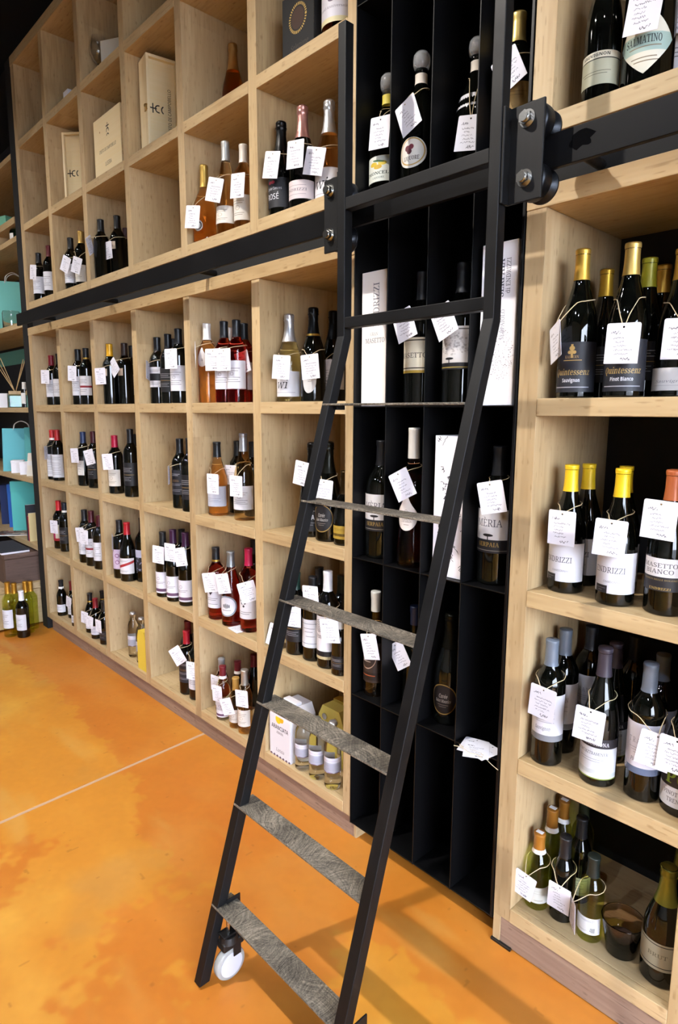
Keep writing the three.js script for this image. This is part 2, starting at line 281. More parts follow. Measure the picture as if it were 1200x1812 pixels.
{
  const XL = 0.145, XR = 0.588, T = 0.027, Z = 0.183, YB = 1.582, K = 0.2985, TOP = 2.31;
  const zf = (y) => Z + (y < YB ? K * (YB - y) : 0);
  const o = thing('ladder', 'black steel rolling library ladder with six plate treads, leaning on the rail', 'ladder', [0, 0, 0]);
  const q = T * Math.sqrt(1 + K * K);
  const sh = new THREE.Shape([[zf(0.006), 0.006], [Z, YB], [Z, TOP], [Z - T, TOP], [Z - T, YB - 0.004], [zf(0.006) - q, 0.006]].map(([z, y]) => new THREE.Vector2(z, y)));
  for (const x of [XL, XR]) {
    const g = new THREE.ExtrudeGeometry(sh, { depth: T - 0.004, bevelEnabled: true, bevelSize: 0.002, bevelThickness: 0.002, bevelOffset: -0.002, bevelSegments: 3 });
    g.rotateY(-Math.PI / 2); // shape x -> z, extrude -> -x
    g.translate(x + T - 0.002, 0, 0);
    uvBox(g, 1, 1, x, 0);
    mesh('stile', g, blackSteel, o);
  }
  mesh('crossbar', box(XL + T, XR, 1.601, 1.628, Z - T + 0.001, Z - 0.001, 0.002, 0), blackSteel, o);
  mesh('crossbar', box(XL + T, XR, 1.885, 1.914, Z - T + 0.001, Z - 0.001, 0.002, 0), blackSteel, o);
  for (const y of [1.412, 1.17, 0.924, 0.675, 0.429, 0.19]) {
    const z1 = zf(y) + 0.002;
    const g = new RoundedBoxGeometry(XR - XL - 0.002, 0.005, 0.058, 1, 0.001); g.translate((XL + XR) / 2 + 0.002, y - 0.0025, z1 - 0.029); uvBox(g, 0, 0.5, y, y * 3);
    const t = mesh('tread', g, treadSteel, o);
    for (const x of [XL + T, XR - 0.014]) mesh('weld_lug', box(x, x + 0.014, y - 0.016, y - 0.005, z1 - 0.045, z1 - 0.016, 0.001), blackSteel, t);
  }
  // hanging brackets with rollers on the rail
  for (const s of [0, 1]) {
    const x0 = s ? XR + T : XL, dir = s ? 1 : -1, bx = s ? 0.657 : 0.09;
    const xa = Math.min(x0, x0 + dir * 0.078), xb = Math.max(x0, x0 + dir * 0.078);
    const br = mesh('bracket_plate', box(xa, xb, 1.802, 1.982, 0.152, 0.158, 0.002), blackSteel, o);
    mesh('flange', box(s ? x0 : x0 - 0.006, s ? x0 + 0.006 : x0, 1.802, 1.982, 0.152, 0.18, 0.002), blackSteel, br);
    for (const y of [1.953, 1.845]) {
      const nut = mesh('nut', mergeGeometries([new THREE.CylinderGeometry(0.0135, 0.0135, 0.013, 6).rotateX(Math.PI / 2).translate(bx, y, 0.164), new THREE.CylinderGeometry(0.0165, 0.0165, 0.002, 28).rotateX(Math.PI / 2).translate(bx, y, 0.159), new THREE.CylinderGeometry(0.009, 0.0095, 0.006, 20).rotateX(Math.PI / 2).translate(bx, y, 0.172)]), chrome, br);
      const rollProf = [[0, 0.15], [0.026, 0.15], [0.035, 0.147], [0.0365, 0.14], [0.0365, 0.118], [0.021, 0.112], [0.021, 0.096], [0.034, 0.092], [0.034, 0.086], [0, 0.084]].map(([r, z]) => new THREE.Vector2(r, z));
      const rg = new THREE.LatheGeometry(rollProf.reverse(), 36).rotateX(Math.PI / 2).translate(bx, y, 0);
      mesh('roller', rg, plainMat(0x202226, 0.35, 0.7), o);
    }
  }
  // casters behind the feet
  for (const s of [0, 1]) {
    const cx = s ? XR + T + 0.016 : XL + T + 0.015, z = 0.578;
    const c = mesh('caster_bracket', mergeGeometries([box(cx - 0.015, cx + 0.014, 0.121, 0.127, z - 0.022, z + 0.022, 0.002), box(cx - 0.015, cx - 0.011, 0.121, 0.2, z - 0.045, z - 0.005, 0.002)]), blackSteel, o);
    if (!s) mesh('bracket_bolt', box(XL - 0.016, XL, 0.135, 0.16, z - 0.02, z + 0.012, 0.003), blackSteel, c);
    mesh('swivel_pin', cyl(0.005, 0.005, 0.05, cx, 0.142, z), chrome, c);
    const fk = []; for (const d of [-0.0145, 0.0145]) fk.push(box(cx + d - 0.0018, cx + d + 0.0018, 0.062, 0.106, z - 0.026, z - 0.004, 0.0015));
    fk.push(box(cx - 0.016, cx + 0.016, 0.086, 0.108, z - 0.036, z + 0.024, 0.004), cyl(0.02, 0.024, 0.016, cx, 0.112, z)); mesh('fork', mergeGeometries(fk), blackRubber, c);
    const wp = [[0.012, -0.0115], [0.03, -0.0115], [0.033, -0.01], [0.038, -0.011], [0.0405, -0.007], [0.041, 0], [0.0405, 0.007], [0.038, 0.011], [0.033, 0.01], [0.03, 0.0115], [0.012, 0.0115]].map((a) => new THREE.Vector2(...a));
    mesh('tyre', new THREE.LatheGeometry(wp, 40).rotateZ(Math.PI / 2).translate(cx, 0.041, z), plainMat(0x9a9a96, 0.5), c);
    mesh('hub', cyl(0.031, 0.031, 0.024, cx, 0.041, z, 'x', 36), plainMat(0xbfc2cc, 0.45), c);
  }
}

// ------------------------------------------------------------------ printed labels: one sheet of 8 x 8 designs
const CELL = 256;
const sheet = document.createElement('canvas'); sheet.width = sheet.height = 2048;
const sx = sheet.getContext('2d'); sx.fillStyle = '#ffffff'; sx.fillRect(0, 0, 2048, 2048);
const DES = {}; let nDes = 0;
function design(id, bg, draw) {
  const i = nDes++; DES[id] = i;
  sx.save(); sx.translate((i % 8) * CELL, Math.floor(i / 8) * CELL); sx.beginPath(); sx.rect(0, 0, CELL, CELL); sx.clip();
  sx.fillStyle = bg; sx.fillRect(0, 0, CELL, CELL); sx.textAlign = 'center'; sx.textBaseline = 'middle'; if (draw) draw(sx); sx.restore();
}
let squeeze = 0.62;
const txt = (c, s, x, y, px, col, font = 'serif', st = '') => { c.fillStyle = col; c.font = `${st} ${px}px ${font}`; c.save(); c.translate(x, y); c.scale(squeeze, 1); c.fillText(s, 0, 0); c.restore(); };
const rule = (c, x0, x1, y, h, col) => { c.fillStyle = col; c.fillRect(x0, y, x1 - x0, h); };
const lines = (c, ys, col, x0 = 60, x1 = 196, h = 4) => ys.forEach((y, i) => rule(c, x0 + (i % 3) * 12, x1 - (i % 2) * 16, y, h, col));
const blot = (c, x, y, r, col) => { c.fillStyle = col; c.beginPath(); c.arc(x, y, r, 0, 7); c.fill(); };
const ring = (c, x, y, r, w, col) => { c.strokeStyle = col; c.lineWidth = w; c.beginPath(); c.arc(x, y, r, 0, 7); c.stroke(); };
const SMALL = '#6b6a70';
design('wh', '#eeeef2', (c) => { lines(c, [70, 92, 150, 170, 188], SMALL); ring(c, 128, 120, 14, 3, '#8a8890'); });
design('wr', '#efeef0', (c) => { lines(c, [50, 70, 88], SMALL); rule(c, 0, 256, 128, 26, '#a02430'); lines(c, [180, 200], SMALL); });
design('cr', '#ece5d6', (c) => { lines(c, [60, 84], '#7a6a50'); ring(c, 128, 130, 22, 3, '#a08a60'); lines(c, [180, 198], '#7a6a50'); });
design('wb', '#e9e9ee', (c) => { lines(c, [40, 56], SMALL); rule(c, 0, 256, 84, 88, '#101114'); lines(c, [200, 218], SMALL); });
design('ss', '#e6d2b8', (c) => { c.strokeStyle = '#702030'; c.lineWidth = 10; c.beginPath(); c.arc(128, 90, 36, 0.4, 5.6); c.stroke(); rule(c, 122, 134, 120, 80, '#702030'); });
design('bk', '#15151a', (c) => { lines(c, [60, 78, 96], '#b8b8bc', 50, 190); rule(c, 40, 216, 130, 4, '#b08d4a'); lines(c, [160, 176, 192], '#9a9aa0', 60, 180); });
design('bq', '#24262e', (c) => { lines(c, [40, 54], '#c8c8cc', 70, 180); txt(c, 'RISERVA', 128, 110, 30, '#b5884a'); lines(c, [140, 154, 200, 214], '#a8a8b0', 60, 196); });
design('px', '#f2eef0', (c) => { for (let i = 0; i < 6; i++) for (let j = 0; j < 5; j++) if (hash(i, j, 5) > 0.25) rule(c, 60 + j * 28, 82 + j * 28, 40 + i * 20, 15, '#3a2a34'); lines(c, [190, 208], SMALL); });
design('gy', '#c9ccd6', (c) => { lines(c, [150, 172, 190], '#8a8d98'); });
design('lx', '#eef0f4', (c) => { lines(c, [30, 44, 58, 90, 104, 120, 140, 156, 172, 200, 216], '#8d8e98', 40, 216, 3); });
design('wn', '#f3efe6', (c) => { rule(c, 0, 256, 0, 60, '#1c1d24'); lines(c, [110, 130, 170], SMALL); });
design('mg', '#b0125c', (c) => { rule(c, 130, 256, 0, 256, '#e8dfc8'); rule(c, 0, 256, 214, 42, '#a81a26'); blot(c, 60, 70, 22, '#d84a90'); });
design('pk', '#d6c2d8', (c) => { for (let i = 0; i < 5; i++) ring(c, 70 + (i % 2) * 90, 40 + i * 42, 22, 7, '#7a2a6a'); });
design('rd', '#eceaec', (c) => { c.save(); c.translate(128, 120); c.rotate(-0.5); rule(c, -190, 190, -14, 36, '#b02a30'); c.restore(); lines(c, [40, 56, 200, 216], SMALL); });
design('bl', '#c8cdea', (c) => { rule(c, 0, 256, 90, 166, '#20242e'); for (let i = 0; i < 30; i++) blot(c, hash(i, 1, 3) * 256, 100 + hash(i, 2, 3) * 140, 5, '#aab2d8'); });
design('wv', '#f0eef4', (c) => { ring(c, 128, 80, 16, 4, '#9a94a8'); lines(c, [120, 136], SMALL); rule(c, 0, 256, 200, 34, '#6a4866'); });
design('wd', '#efeef2', (c) => { c.fillStyle = '#202028'; c.beginPath(); c.moveTo(128, 60); c.lineTo(150, 90); c.lineTo(128, 120); c.lineTo(106, 90); c.fill(); lines(c, [150, 168, 210], SMALL); });
design('dt', '#f3f2f4', (c) => { [[100, 90], [124, 76], [150, 86], [112, 116], [140, 112], [128, 140]].forEach(([x, y]) => blot(c, x, y, 10, '#2a2a30')); lines(c, [190, 206], SMALL); });
design('wf', '#eceef2', (c) => { c.strokeStyle = '#8a909c'; c.lineWidth = 5; c.strokeRect(46, 40, 164, 176); lines(c, [80, 110, 150], SMALL, 80, 176); });
design('wl', '#f3f2f6', (c) => { for (let r = 8; r < 40; r += 9) ring(c, 90, 60, r, 3, '#3a3a40'); txt(c, 'Primosecco', 120, 120, 34, '#3a3a44', 'serif', 'italic'); rule(c, 0, 256, 206, 30, '#14141a'); rule(c, 0, 256, 236, 20, '#c9b88a'); });
design('el', '#17181c', (c) => { txt(c, 'BELLA', 128, 120, 62, '#e8e8ec', 'sans-serif', 'bold'); lines(c, [60, 76, 170, 190], '#b0b0b6', 70, 190); });
design('yl', '#c2a23c', (c) => { rule(c, 0, 256, 150, 50, '#6a5418'); lines(c, [60, 84], '#4a3c14'); });
design('ov', '#17161a', (c) => { ring(c, 128, 128, 118, 7, '#b08d3c'); txt(c, 'Cuvée', 128, 100, 44, '#d8d4c8', 'serif', 'italic'); txt(c, 'Saint Maurice', 128, 140, 34, '#d8d4c8', 'serif', 'italic'); lines(c, [170, 186], '#8a8478', 80, 176); });
design('oc', '#f0eef0', (c) => { ring(c, 128, 128, 116, 14, '#8d98a0'); for (let i = 0; i < 5; i++) { c.fillStyle = '#20242a'; c.beginPath(); c.ellipse(92 + i * 18, 128, 6, 34 - Math.abs(i - 2) * 6, 0, 0, 7); c.fill(); } rule(c, 70, 186, 176, 5, '#20242a'); });
design('te', '#ebe9e4', (c) => { lines(c, [110, 126, 144], SMALL, 96, 176); });
design('tw', '#efece8', (c) => { txt(c, 'Eda', 128, 140, 46, '#5a5560', 'serif', 'italic'); });
design('td', '#efe6dc', (c) => { txt(c, 'Fiordalisi', 128, 158, 44, '#6a5a50', 'serif', 'italic'); ring(c, 128, 104, 18, 3, '#a09080'); lines(c, [190], '#a09080', 100, 160); });
design('md', '#e9e4da', (c) => { ring(c, 128, 128, 84, 30, '#2a2a30'); for (let a = 0; a < 12; a++) blot(c, 128 + 84 * Math.cos(a * 0.52), 128 + 84 * Math.sin(a * 0.52), 9, '#d8d0c0'); });
design('ro', '#1b1c22', (c) => { blot(c, 90, 40, 14, '#c03050'); blot(c, 116, 40, 14, '#c03050'); txt(c, 'Cuvée Cannes', 118, 92, 30, '#d8d8dc', 'sans-serif'); txt(c, 'ROSÉ', 110, 160, 66, '#ececf0', 'sans-serif'); });
design('lz', '#e6d8d6', (c) => { lines(c, [70], SMALL); txt(c, 'ENDRIZZI', 128, 130, 50, '#4a4450'); lines(c, [190], SMALL); });
design('av', '#efeef0', (c) => { txt(c, 'wi', 120, 130, 118, '#26262c', 'serif', 'italic'); rule(c, 40, 216, 210, 5, '#b8b4c0'); });
design('cg', '#e4e2e8', (c) => { blot(c, 128, 70, 16, '#5a4a60'); txt(c, 'Grand Anniversaire', 128, 128, 28, '#8a8490', 'serif', 'italic'); rule(c, 0, 256, 210, 46, '#ece2b0'); });
design('lc', '#e8ebdc', (c) => { blot(c, 100, 80, 22, '#e3c02a'); blot(c, 150, 76, 22, '#e8cc3a'); blot(c, 126, 110, 22, '#d8b020'); c.fillStyle = '#3a6a34'; c.beginPath(); c.ellipse(128, 54, 34, 9, 0.4, 0, 7); c.fill(); txt(c, 'LIMONCELLO', 128, 168, 42, '#1a2a20', 'serif', 'bold'); txt(c, 'LIQUORE', 128, 214, 24, '#3a4a40'); });
design('ch', '#eee9dc', (c) => { ring(c, 128, 120, 108, 10, '#c8a050'); blot(c, 96, 90, 24, '#6a2030'); blot(c, 128, 80, 22, '#7a2a38'); blot(c, 112, 116, 22, '#5a1a28'); txt(c, 'LIQUORE', 128, 172, 46, '#3a2a24', 'serif', 'bold'); });
design('bs', '#e6e6ea', (c) => { for (const x of [140, 166, 190]) rule(c, x, x + 12, 0, 256, '#16161a'); lines(c, [80, 120, 150], SMALL, 30, 110); });
design('tn', '#b08a48', (c) => { txt(c, '£10', 150, 190, 64, '#241a10', 'serif', 'bold'); lines(c, [60, 80], '#8a6830'); });
design('ma', '#e9e2c8', (c) => { rule(c, 0, 256, 18, 8, '#3a3428'); txt(c, 'MASETTO', 118, 128, 50, '#35302c'); rule(c, 0, 256, 214, 8, '#3a3428'); rule(c, 0, 256, 234, 22, '#b89a3c'); });
design('me', '#e9e7e4', (c) => { txt(c, 'MÈRIA', 128, 80, 56, '#54525a'); c.fillStyle = '#16161a'; c.beginPath(); c.ellipse(128, 150, 22, 8, 0, 0, 7); c.fill(); rule(c, 126, 130, 156, 176, '#16161a'); rule(c, 0, 256, 176, 80, '#1a1a20'); txt(c, 'SERPAIA', 128, 204, 34, '#b0904a', 'serif', 'bold'); lines(c, [236], '#8a8478', 30, 226, 5); });
design('tr', '#e4e0da', (c) => { lines(c, [16], '#6a665e', 40, 216, 7); for (let i = 0; i < 160; i++) { const a = hash(i, 1, 12) * 6.28, r = Math.sqrt(hash(i, 2, 12)) * 90; blot(c, 128 + r * Math.cos(a), 100 + r * 0.75 * Math.sin(a), 2 + 4 * hash(i, 3, 12), `rgba(150,144,140,${0.2 + 0.4 * hash(i, 4, 12)})`); } c.fillStyle = '#16161a'; c.beginPath(); c.ellipse(110, 190, 20, 7, 0, 0, 7); c.fill(); rule(c, 108, 112, 196, 214, '#16161a'); rule(c, 0, 256, 214, 42, '#1a1a20'); lines(c, [238], '#b09a4a', 30, 226, 6); });
design('gp', '#3a2c24', (c) => { ring(c, 110, 90, 76, 6, '#c8a890'); lines(c, [60, 80, 100, 120], '#d8c8b8', 60, 160); rule(c, 0, 256, 190, 50, '#241810'); lines(c, [206], '#b05a30', 60, 180, 6); });
design('tg', '#b9b79a', (c) => { rule(c, 0, 256, 0, 52, '#e2dcc4'); txt(c, 'SAUVIGNON', 128, 28, 34, '#26261e', 'sans-serif', 'bold'); rule(c, 0, 256, 54, 8, '#26261e'); lines(c, [150, 170], '#5a5a44'); });
design('di', '#e8e3cc', (c) => { rule(c, 0, 256, 104, 66, '#a9c2b4'); txt(c, 'SALMATINO', 120, 126, 40, '#2a3434', 'serif', 'bold'); lines(c, [150, 190, 204], '#8a7a60'); ring(c, 128, 66, 14, 4, '#b07a50'); });
const crest = (c, x, y, col) => { blot(c, x, y, 12, col); blot(c, x - 10, y + 20, 9, col); blot(c, x + 10, y + 20, 9, col); rule(c, x - 5, x + 5, y - 20, y + 34, col); };
const quint = (w) => (c) => { crest(c, 128, 34, '#c8a45c'); txt(c, 'KALTERN', 128, 76, 20, '#b8945c', 'serif', 'bold'); rule(c, 90, 172, 92, 4, '#c8a45c'); txt(c, 'Quintessenz', 128, 152, 42, '#b99a58', 'serif', 'bold italic'); txt(c, w, 128, 194, 26, '#dcdce0', 'sans-serif', 'bold'); lines(c, [226], '#a8a8b0', 44, 212, 5); };
design('q1', '#23252d', quint('Sauvignon')); design('q2', '#23252d', quint('Pinot Bianco'));
design('q3', '#e6e4e2', (c) => { txt(c, 'Sauvignon', 128, 150, 40, '#8a8a94', 'serif', 'italic'); lines(c, [196], '#a0a0a8', 60, 196, 3); });
design('en', '#f0eff2', (c) => { txt(c, 'ENDRIZZI', 110, 110, 50, '#4a4852'); txt(c, 'CHARDONNAY', 128, 180, 20, '#8a8892', 'sans-serif'); rule(c, 44, 108, 206, 50, '#26262c'); lines(c, [222, 236], '#8a8a90', 52, 100, 3); });
design('mb', '#efeef0', (c) => { txt(c, 'MASETTO', 120, 58, 46, '#3a3840'); txt(c, 'BIANCO', 120, 104, 46, '#3a3840'); rule(c, 0, 256, 144, 112, '#24242a'); txt(c, 'VIGNETI DELLE DOLOMITI', 128, 166, 17, '#b09858', 'serif', 'bold'); txt(c, 'ENDRIZZI', 128, 234, 26, '#c0a050', 'serif', 'bold'); });
const tram = (w, b) => (c) => { txt(c, 'T R A M I N', 128, 90, 36, '#9a9aa6'); lines(c, [124, 136, 148], '#b4b4be', 70, 186, 3); txt(c, w, 128, 184, 26, '#4a4a54', 'serif', 'italic'); rule(c, 0, 256, 220, 36, b); blot(c, 34, 226, 24, '#d8dade'); ring(c, 34, 226, 17, 4, '#6a6e78'); };
design('t1', '#eeeef2', tram('Sauvignon', '#8a8c90')); design('t2', '#eae8f2', tram('Pinot Grigio', '#6a7894'));
design('ge', '#eceff0', (c) => { rule(c, 0, 256, 0, 60, '#2b2830'); txt(c, 'MEZZACORONA', 118, 34, 32, '#e8e8ec', 'serif', 'bold'); txt(c, 'GEWÜRZTRAMINER', 118, 96, 26, '#4a4a52'); lines(c, [130, 144], '#a0a4a8', 60, 180, 3); for (let i = 0; i < 8; i++) { c.fillStyle = '#d3d8d8'; c.beginPath(); c.ellipse(hash(i, 1, 8) * 256, 200 + hash(i, 2, 8) * 40, 50, 10, 0, 0, 7); c.fill(); } rule(c, 0, 256, 246, 10, '#8a9a3a'); });
design('pg', '#26282a', (c) => { txt(c, 'Pò', 110, 76, 120, '#7fa030', 'serif', 'bold'); rule(c, 0, 256, 136, 120, '#e6e6ea'); txt(c, 'PINOT GRIGIO', 128, 172, 32, '#3a3a40'); txt(c, 'TRENTINO', 128, 212, 32, '#3a3a40'); });
design('cm', '#efeee0', (c) => { rule(c, 140, 200, 206, 6, '#8a7a50'); lines(c, [60, 100], '#c8c4a8'); });
design('gn', '#b9cc8e', (c) => { lines(c, [80, 110, 140], '#7a8a5a'); });
design('gr', '#ecece6', (c) => { lines(c, [40, 56], SMALL); for (let i = 0; i < 9; i++) rule(c, 140 + hash(i, 1, 4) * 30, 200, 150 + i * 8, 5, '#5a5a5a'); lines(c, [200, 214], '#8a8a80', 40, 130); });
design('sg', '#a8a690', (c) => { rule(c, 0, 256, 20, 8, '#1a1a18'); txt(c, 'BRUT', 128, 120, 50, '#5a5846'); rule(c, 0, 256, 220, 8, '#1a1a18'); });
design('sd', '#e4e5ec', (c) => { rule(c, 0, 256, 84, 172, '#b4b6c2'); lines(c, [40, 56], '#b8a8b8', 50, 206, 4); lines(c, [120, 144, 170, 196], '#8f92a4', 50, 206, 4); for (let i = 0; i < 7; i++) blot(c, 20 + i * 38, 254, 16, '#7a5a70'); });
squeeze = 0.85;
const sheetTex = new THREE.CanvasTexture(sheet); sheetTex.colorSpace = THREE.SRGBColorSpace; sheetTex.anisotropy = 8;
const labelMat = new THREE.MeshPhysicalMaterial({ map: sheetTex, color: 0xe2e2e6, roughness: 0.55 });

// ------------------------------------------------------------------ price cards: eight hands of scribble
const cards = document.createElement('canvas'); cards.width = 1024; cards.height = 512;
{
  const c = cards.getContext('2d');
  for (let k = 0; k < 8; k++) {
    c.save(); c.translate((k % 4) * 256, Math.floor(k / 4) * 256); c.beginPath(); c.rect(0, 0, 256, 256); c.clip(); c.fillStyle = '#dcdbe4'; c.fillRect(0, 0, 256, 256);
    const scr = (x0, x1, y, a, w, col) => { c.strokeStyle = col; c.lineWidth = w; c.beginPath(); for (let x = x0; x < x1; x += 4) { const yy = y + (hash(x, k, y | 0) - 0.5) * a * 2; if (x === x0 || hash(x, k + 3, y | 0) < 0.12) c.moveTo(x, yy); else c.lineTo(x, yy); } c.stroke(); };
    scr(40, 110, 62, 10, 3, '#34323c');
    for (let l = 0; l < 5; l++) scr(46 + hash(l, k, 1) * 40, 130 + hash(l, k, 2) * 90, 96 + l * 24, 6, 2.2, l === 0 ? '#403e4a' : '#5a5864');
    scr(120, 200, 224, 11, 3, '#383640'); c.restore();
  }
}
const cardTex = new THREE.CanvasTexture(cards); cardTex.colorSpace = THREE.SRGBColorSpace;
const cardMat = new THREE.MeshPhysicalMaterial({ map: cardTex, roughness: 0.85 });
const twine = plainMat(0xc8b592, 0.9);
const cardGeos = [];
for (let k = 0; k < 8; k++) {
  const w = 0.066, h = 0.08, r = 0.005, s = new THREE.Shape();
  s.moveTo(-w / 2, -h / 2); s.lineTo(w / 2, -h / 2); s.lineTo(w / 2, h / 2 - r); s.quadraticCurveTo(w / 2, h / 2, w / 2 - r, h / 2); s.lineTo(-w / 2 + r, h / 2); s.quadraticCurveTo(-w / 2, h / 2, -w / 2, h / 2 - r); s.lineTo(-w / 2, -h / 2);
  const hole = new THREE.Path(); hole.absarc(0, h / 2 - 0.008, 0.0022, 0, Math.PI * 2, true); s.holes.push(hole);
  const g = new THREE.ExtrudeGeometry(s, { depth: 0.0007, bevelEnabled: false, curveSegments: 8 }); const p = g.attributes.position, uv = g.attributes.uv;
  for (let i = 0; i < p.count; i++) uv.setXY(i, ((k % 4) + 0.02 + 0.96 * (p.getX(i) / w + 0.5)) / 4, (1 - Math.floor(k / 4)) / 2 + (0.02 + 0.96 * (p.getY(i) / h + 0.5)) / 2);
  cardGeos.push(g);
}

// ------------------------------------------------------------------ bottles
const PROF = {
  bx: { p: [[0.9, 0], [1, 0.004], [1, 0.188], [0.985, 0.196], [0.92, 0.206], [0.78, 0.217], [0.6, 0.227], [0.46, 0.236], [0.41, 0.245], [0.385, 0.285], [0.41, 0.287], [0.41, 0.296], [0.38, 0.298]], r: 0.037, h: 0.3, cap: 0.238, lab: [0.05, 0.152] },
  bg: { p: [[0.92, 0], [1, 0.004], [1, 0.12], [0.98, 0.14], [0.9, 0.162], [0.76, 0.184], [0.6, 0.205], [0.47, 0.223], [0.4, 0.24], [0.36, 0.26], [0.35, 0.284], [0.38, 0.286], [0.38, 0.294], [0.35, 0.296]], r: 0.0405, h: 0.298, cap: 0.236, lab: [0.038, 0.128] },
  sp: { p: [[0.92, 0], [1, 0.005], [1, 0.128], [0.98, 0.146], [0.9, 0.168], [0.75, 0.192], [0.59, 0.214], [0.46, 0.234], [0.4, 0.252], [0.36, 0.27], [0.37, 0.296], [0.39, 0.3], [0.39, 0.312]], r: 0.0435, h: 0.315, cap: 0.216, lab: [0.045, 0.125], foil: true },
  rh: { p: [[0.92, 0], [1, 0.004], [1, 0.15], [0.96, 0.175], [0.84, 0.205], [0.68, 0.232], [0.53, 0.255], [0.43, 0.275], [0.4, 0.3], [0.4, 0.316], [0.42, 0.318], [0.42, 0.327]], r: 0.036, h: 0.33, cap: 0.268, lab: [0.045, 0.135] },
  pv: { p: [[0.94, 0], [1, 0.006], [1, 0.03], [0.93, 0.09], [0.82, 0.14], [0.68, 0.19], [0.52, 0.23], [0.42, 0.25], [0.37, 0.265], [0.36, 0.31], [0.38, 0.312], [0.38, 0.322]], r: 0.039, h: 0.325, cap: 0.258, lab: [0.04, 0.1] },
  fk: { p: [[0.9, 0], [1, 0.006], [1, 0.08], [0.97, 0.11], [0.88, 0.14], [0.72, 0.165], [0.52, 0.186], [0.37, 0.2], [0.33, 0.215], [0.31, 0.27], [0.33, 0.272], [0.33, 0.283]], r: 0.046, h: 0.285, cap: 0.205, lab: [0.03, 0.09] },
  sm: { p: [[0.9, 0], [1, 0.003], [1, 0.125], [0.985, 0.134], [0.9, 0.146], [0.76, 0.157], [0.6, 0.167], [0.5, 0.176], [0.46, 0.186], [0.44, 0.22], [0.48, 0.222], [0.48, 0.229]], r: 0.0295, h: 0.232, cap: 0.176, lab: [0.035, 0.105] },
  ss: { p: [[0.92, 0], [1, 0.004], [1, 0.11], [0.9, 0.14], [0.7, 0.168], [0.5, 0.19], [0.42, 0.21], [0.38, 0.24], [0.4, 0.243], [0.4, 0.267]], r: 0.038, h: 0.27, cap: 0.185, lab: [0.03, 0.09], foil: true },
  so: { p: [[0.86, 0], [0.98, 0.006], [1, 0.012], [1, 0.02], [0.97, 0.026], [1, 0.034], [1, 0.118], [0.97, 0.13], [0.86, 0.146], [0.66, 0.16], [0.5, 0.17], [0.44, 0.178], [0.43, 0.19], [0.46, 0.192], [0.46, 0.197]], r: 0.0295, h: 0.2, cap: 0.189, lab: [0.052, 0.098] },
  mg: { p: [[0.9, 0], [1, 0.005], [1, 0.205], [0.985, 0.216], [0.92, 0.228], [0.78, 0.243], [0.58, 0.257], [0.42, 0.27], [0.36, 0.283], [0.33, 0.328], [0.36, 0.33], [0.36, 0.342]], r: 0.048, h: 0.345, cap: 0.272, lab: [0.078, 0.178] },
  lm: { p: [[0.9, 0], [1, 0.006], [1, 0.12], [0.99, 0.15], [0.92, 0.178], [0.78, 0.205], [0.58, 0.228], [0.42, 0.246], [0.34, 0.262], [0.3, 0.28], [0.31, 0.3], [0.34, 0.302], [0.34, 0.31]], r: 0.05, h: 0.36, cap: 0.31, lab: [0.03, 0.105], stopper: true },
  sl: { p: [[0.9, 0], [1, 0.004], [1, 0.2], [0.9, 0.212], [0.5, 0.226], [0.4, 0.24], [0.4, 0.307]], r: 0.034, h: 0.31, cap: 0.25, lab: [0.05, 0.14] },
  jr: { p: [[0.92, 0], [1, 0.005], [1, 0.03], [0.93, 0.07], [0.9, 0.12], [0.94, 0.17], [0.97, 0.195], [0.9, 0.212], [0.7, 0.226], [0.48, 0.238], [0.38, 0.252], [0.36, 0.315], [0.38, 0.327]], r: 0.043, h: 0.33, cap: 0.258, lab: [0.09, 0.16] },
  cg: { p: [[0.9, 0], [1, 0.006], [1, 0.13], [0.96, 0.155], [0.8, 0.18], [0.55, 0.2], [0.34, 0.215], [0.28, 0.23], [0.27, 0.28], [0.29, 0.297]], r: 0.055, h: 0.3, cap: 0.25, lab: [0.035, 0.1] },
  li: { p: [[0.9, 0], [1, 0.004], [1, 0.165], [0.98, 0.172], [0.85, 0.184], [0.6, 0.194], [0.42, 0.202], [0.38, 0.212], [0.38, 0.265], [0.42, 0.267], [0.42, 0.282]], r: 0.036, h: 0.285, cap: 0.23, lab: [0.04, 0.15] },
};
const radAt = (t, y) => { const p = PROF[t].p; for (let i = 1; i < p.length; i++) if (y <= p[i][1]) { const k = (y - p[i - 1][1]) / Math.max(1e-6, p[i][1] - p[i - 1][1]); return PROF[t].r * (p[i - 1][0] + (p[i][0] - p[i - 1][0]) * k); } return PROF[t].r * p[p.length - 1][0]; };
const geoCache = {};
const cached = (k, f) => geoCache[k] || (geoCache[k] = f());
function bodyGeo(t) {
  return cached('b' + t, () => {
    const P = PROF[t], v = [new THREE.Vector2(0.0001, 0.004), new THREE.Vector2(P.r * 0.6, 0.002)];
    for (const [a, y] of P.p) v.push(new THREE.Vector2(P.r * a, y));
    v.push(new THREE.Vector2(0.0001, P.p[P.p.length - 1][1])); return new THREE.LatheGeometry(v, 36);
  });
}
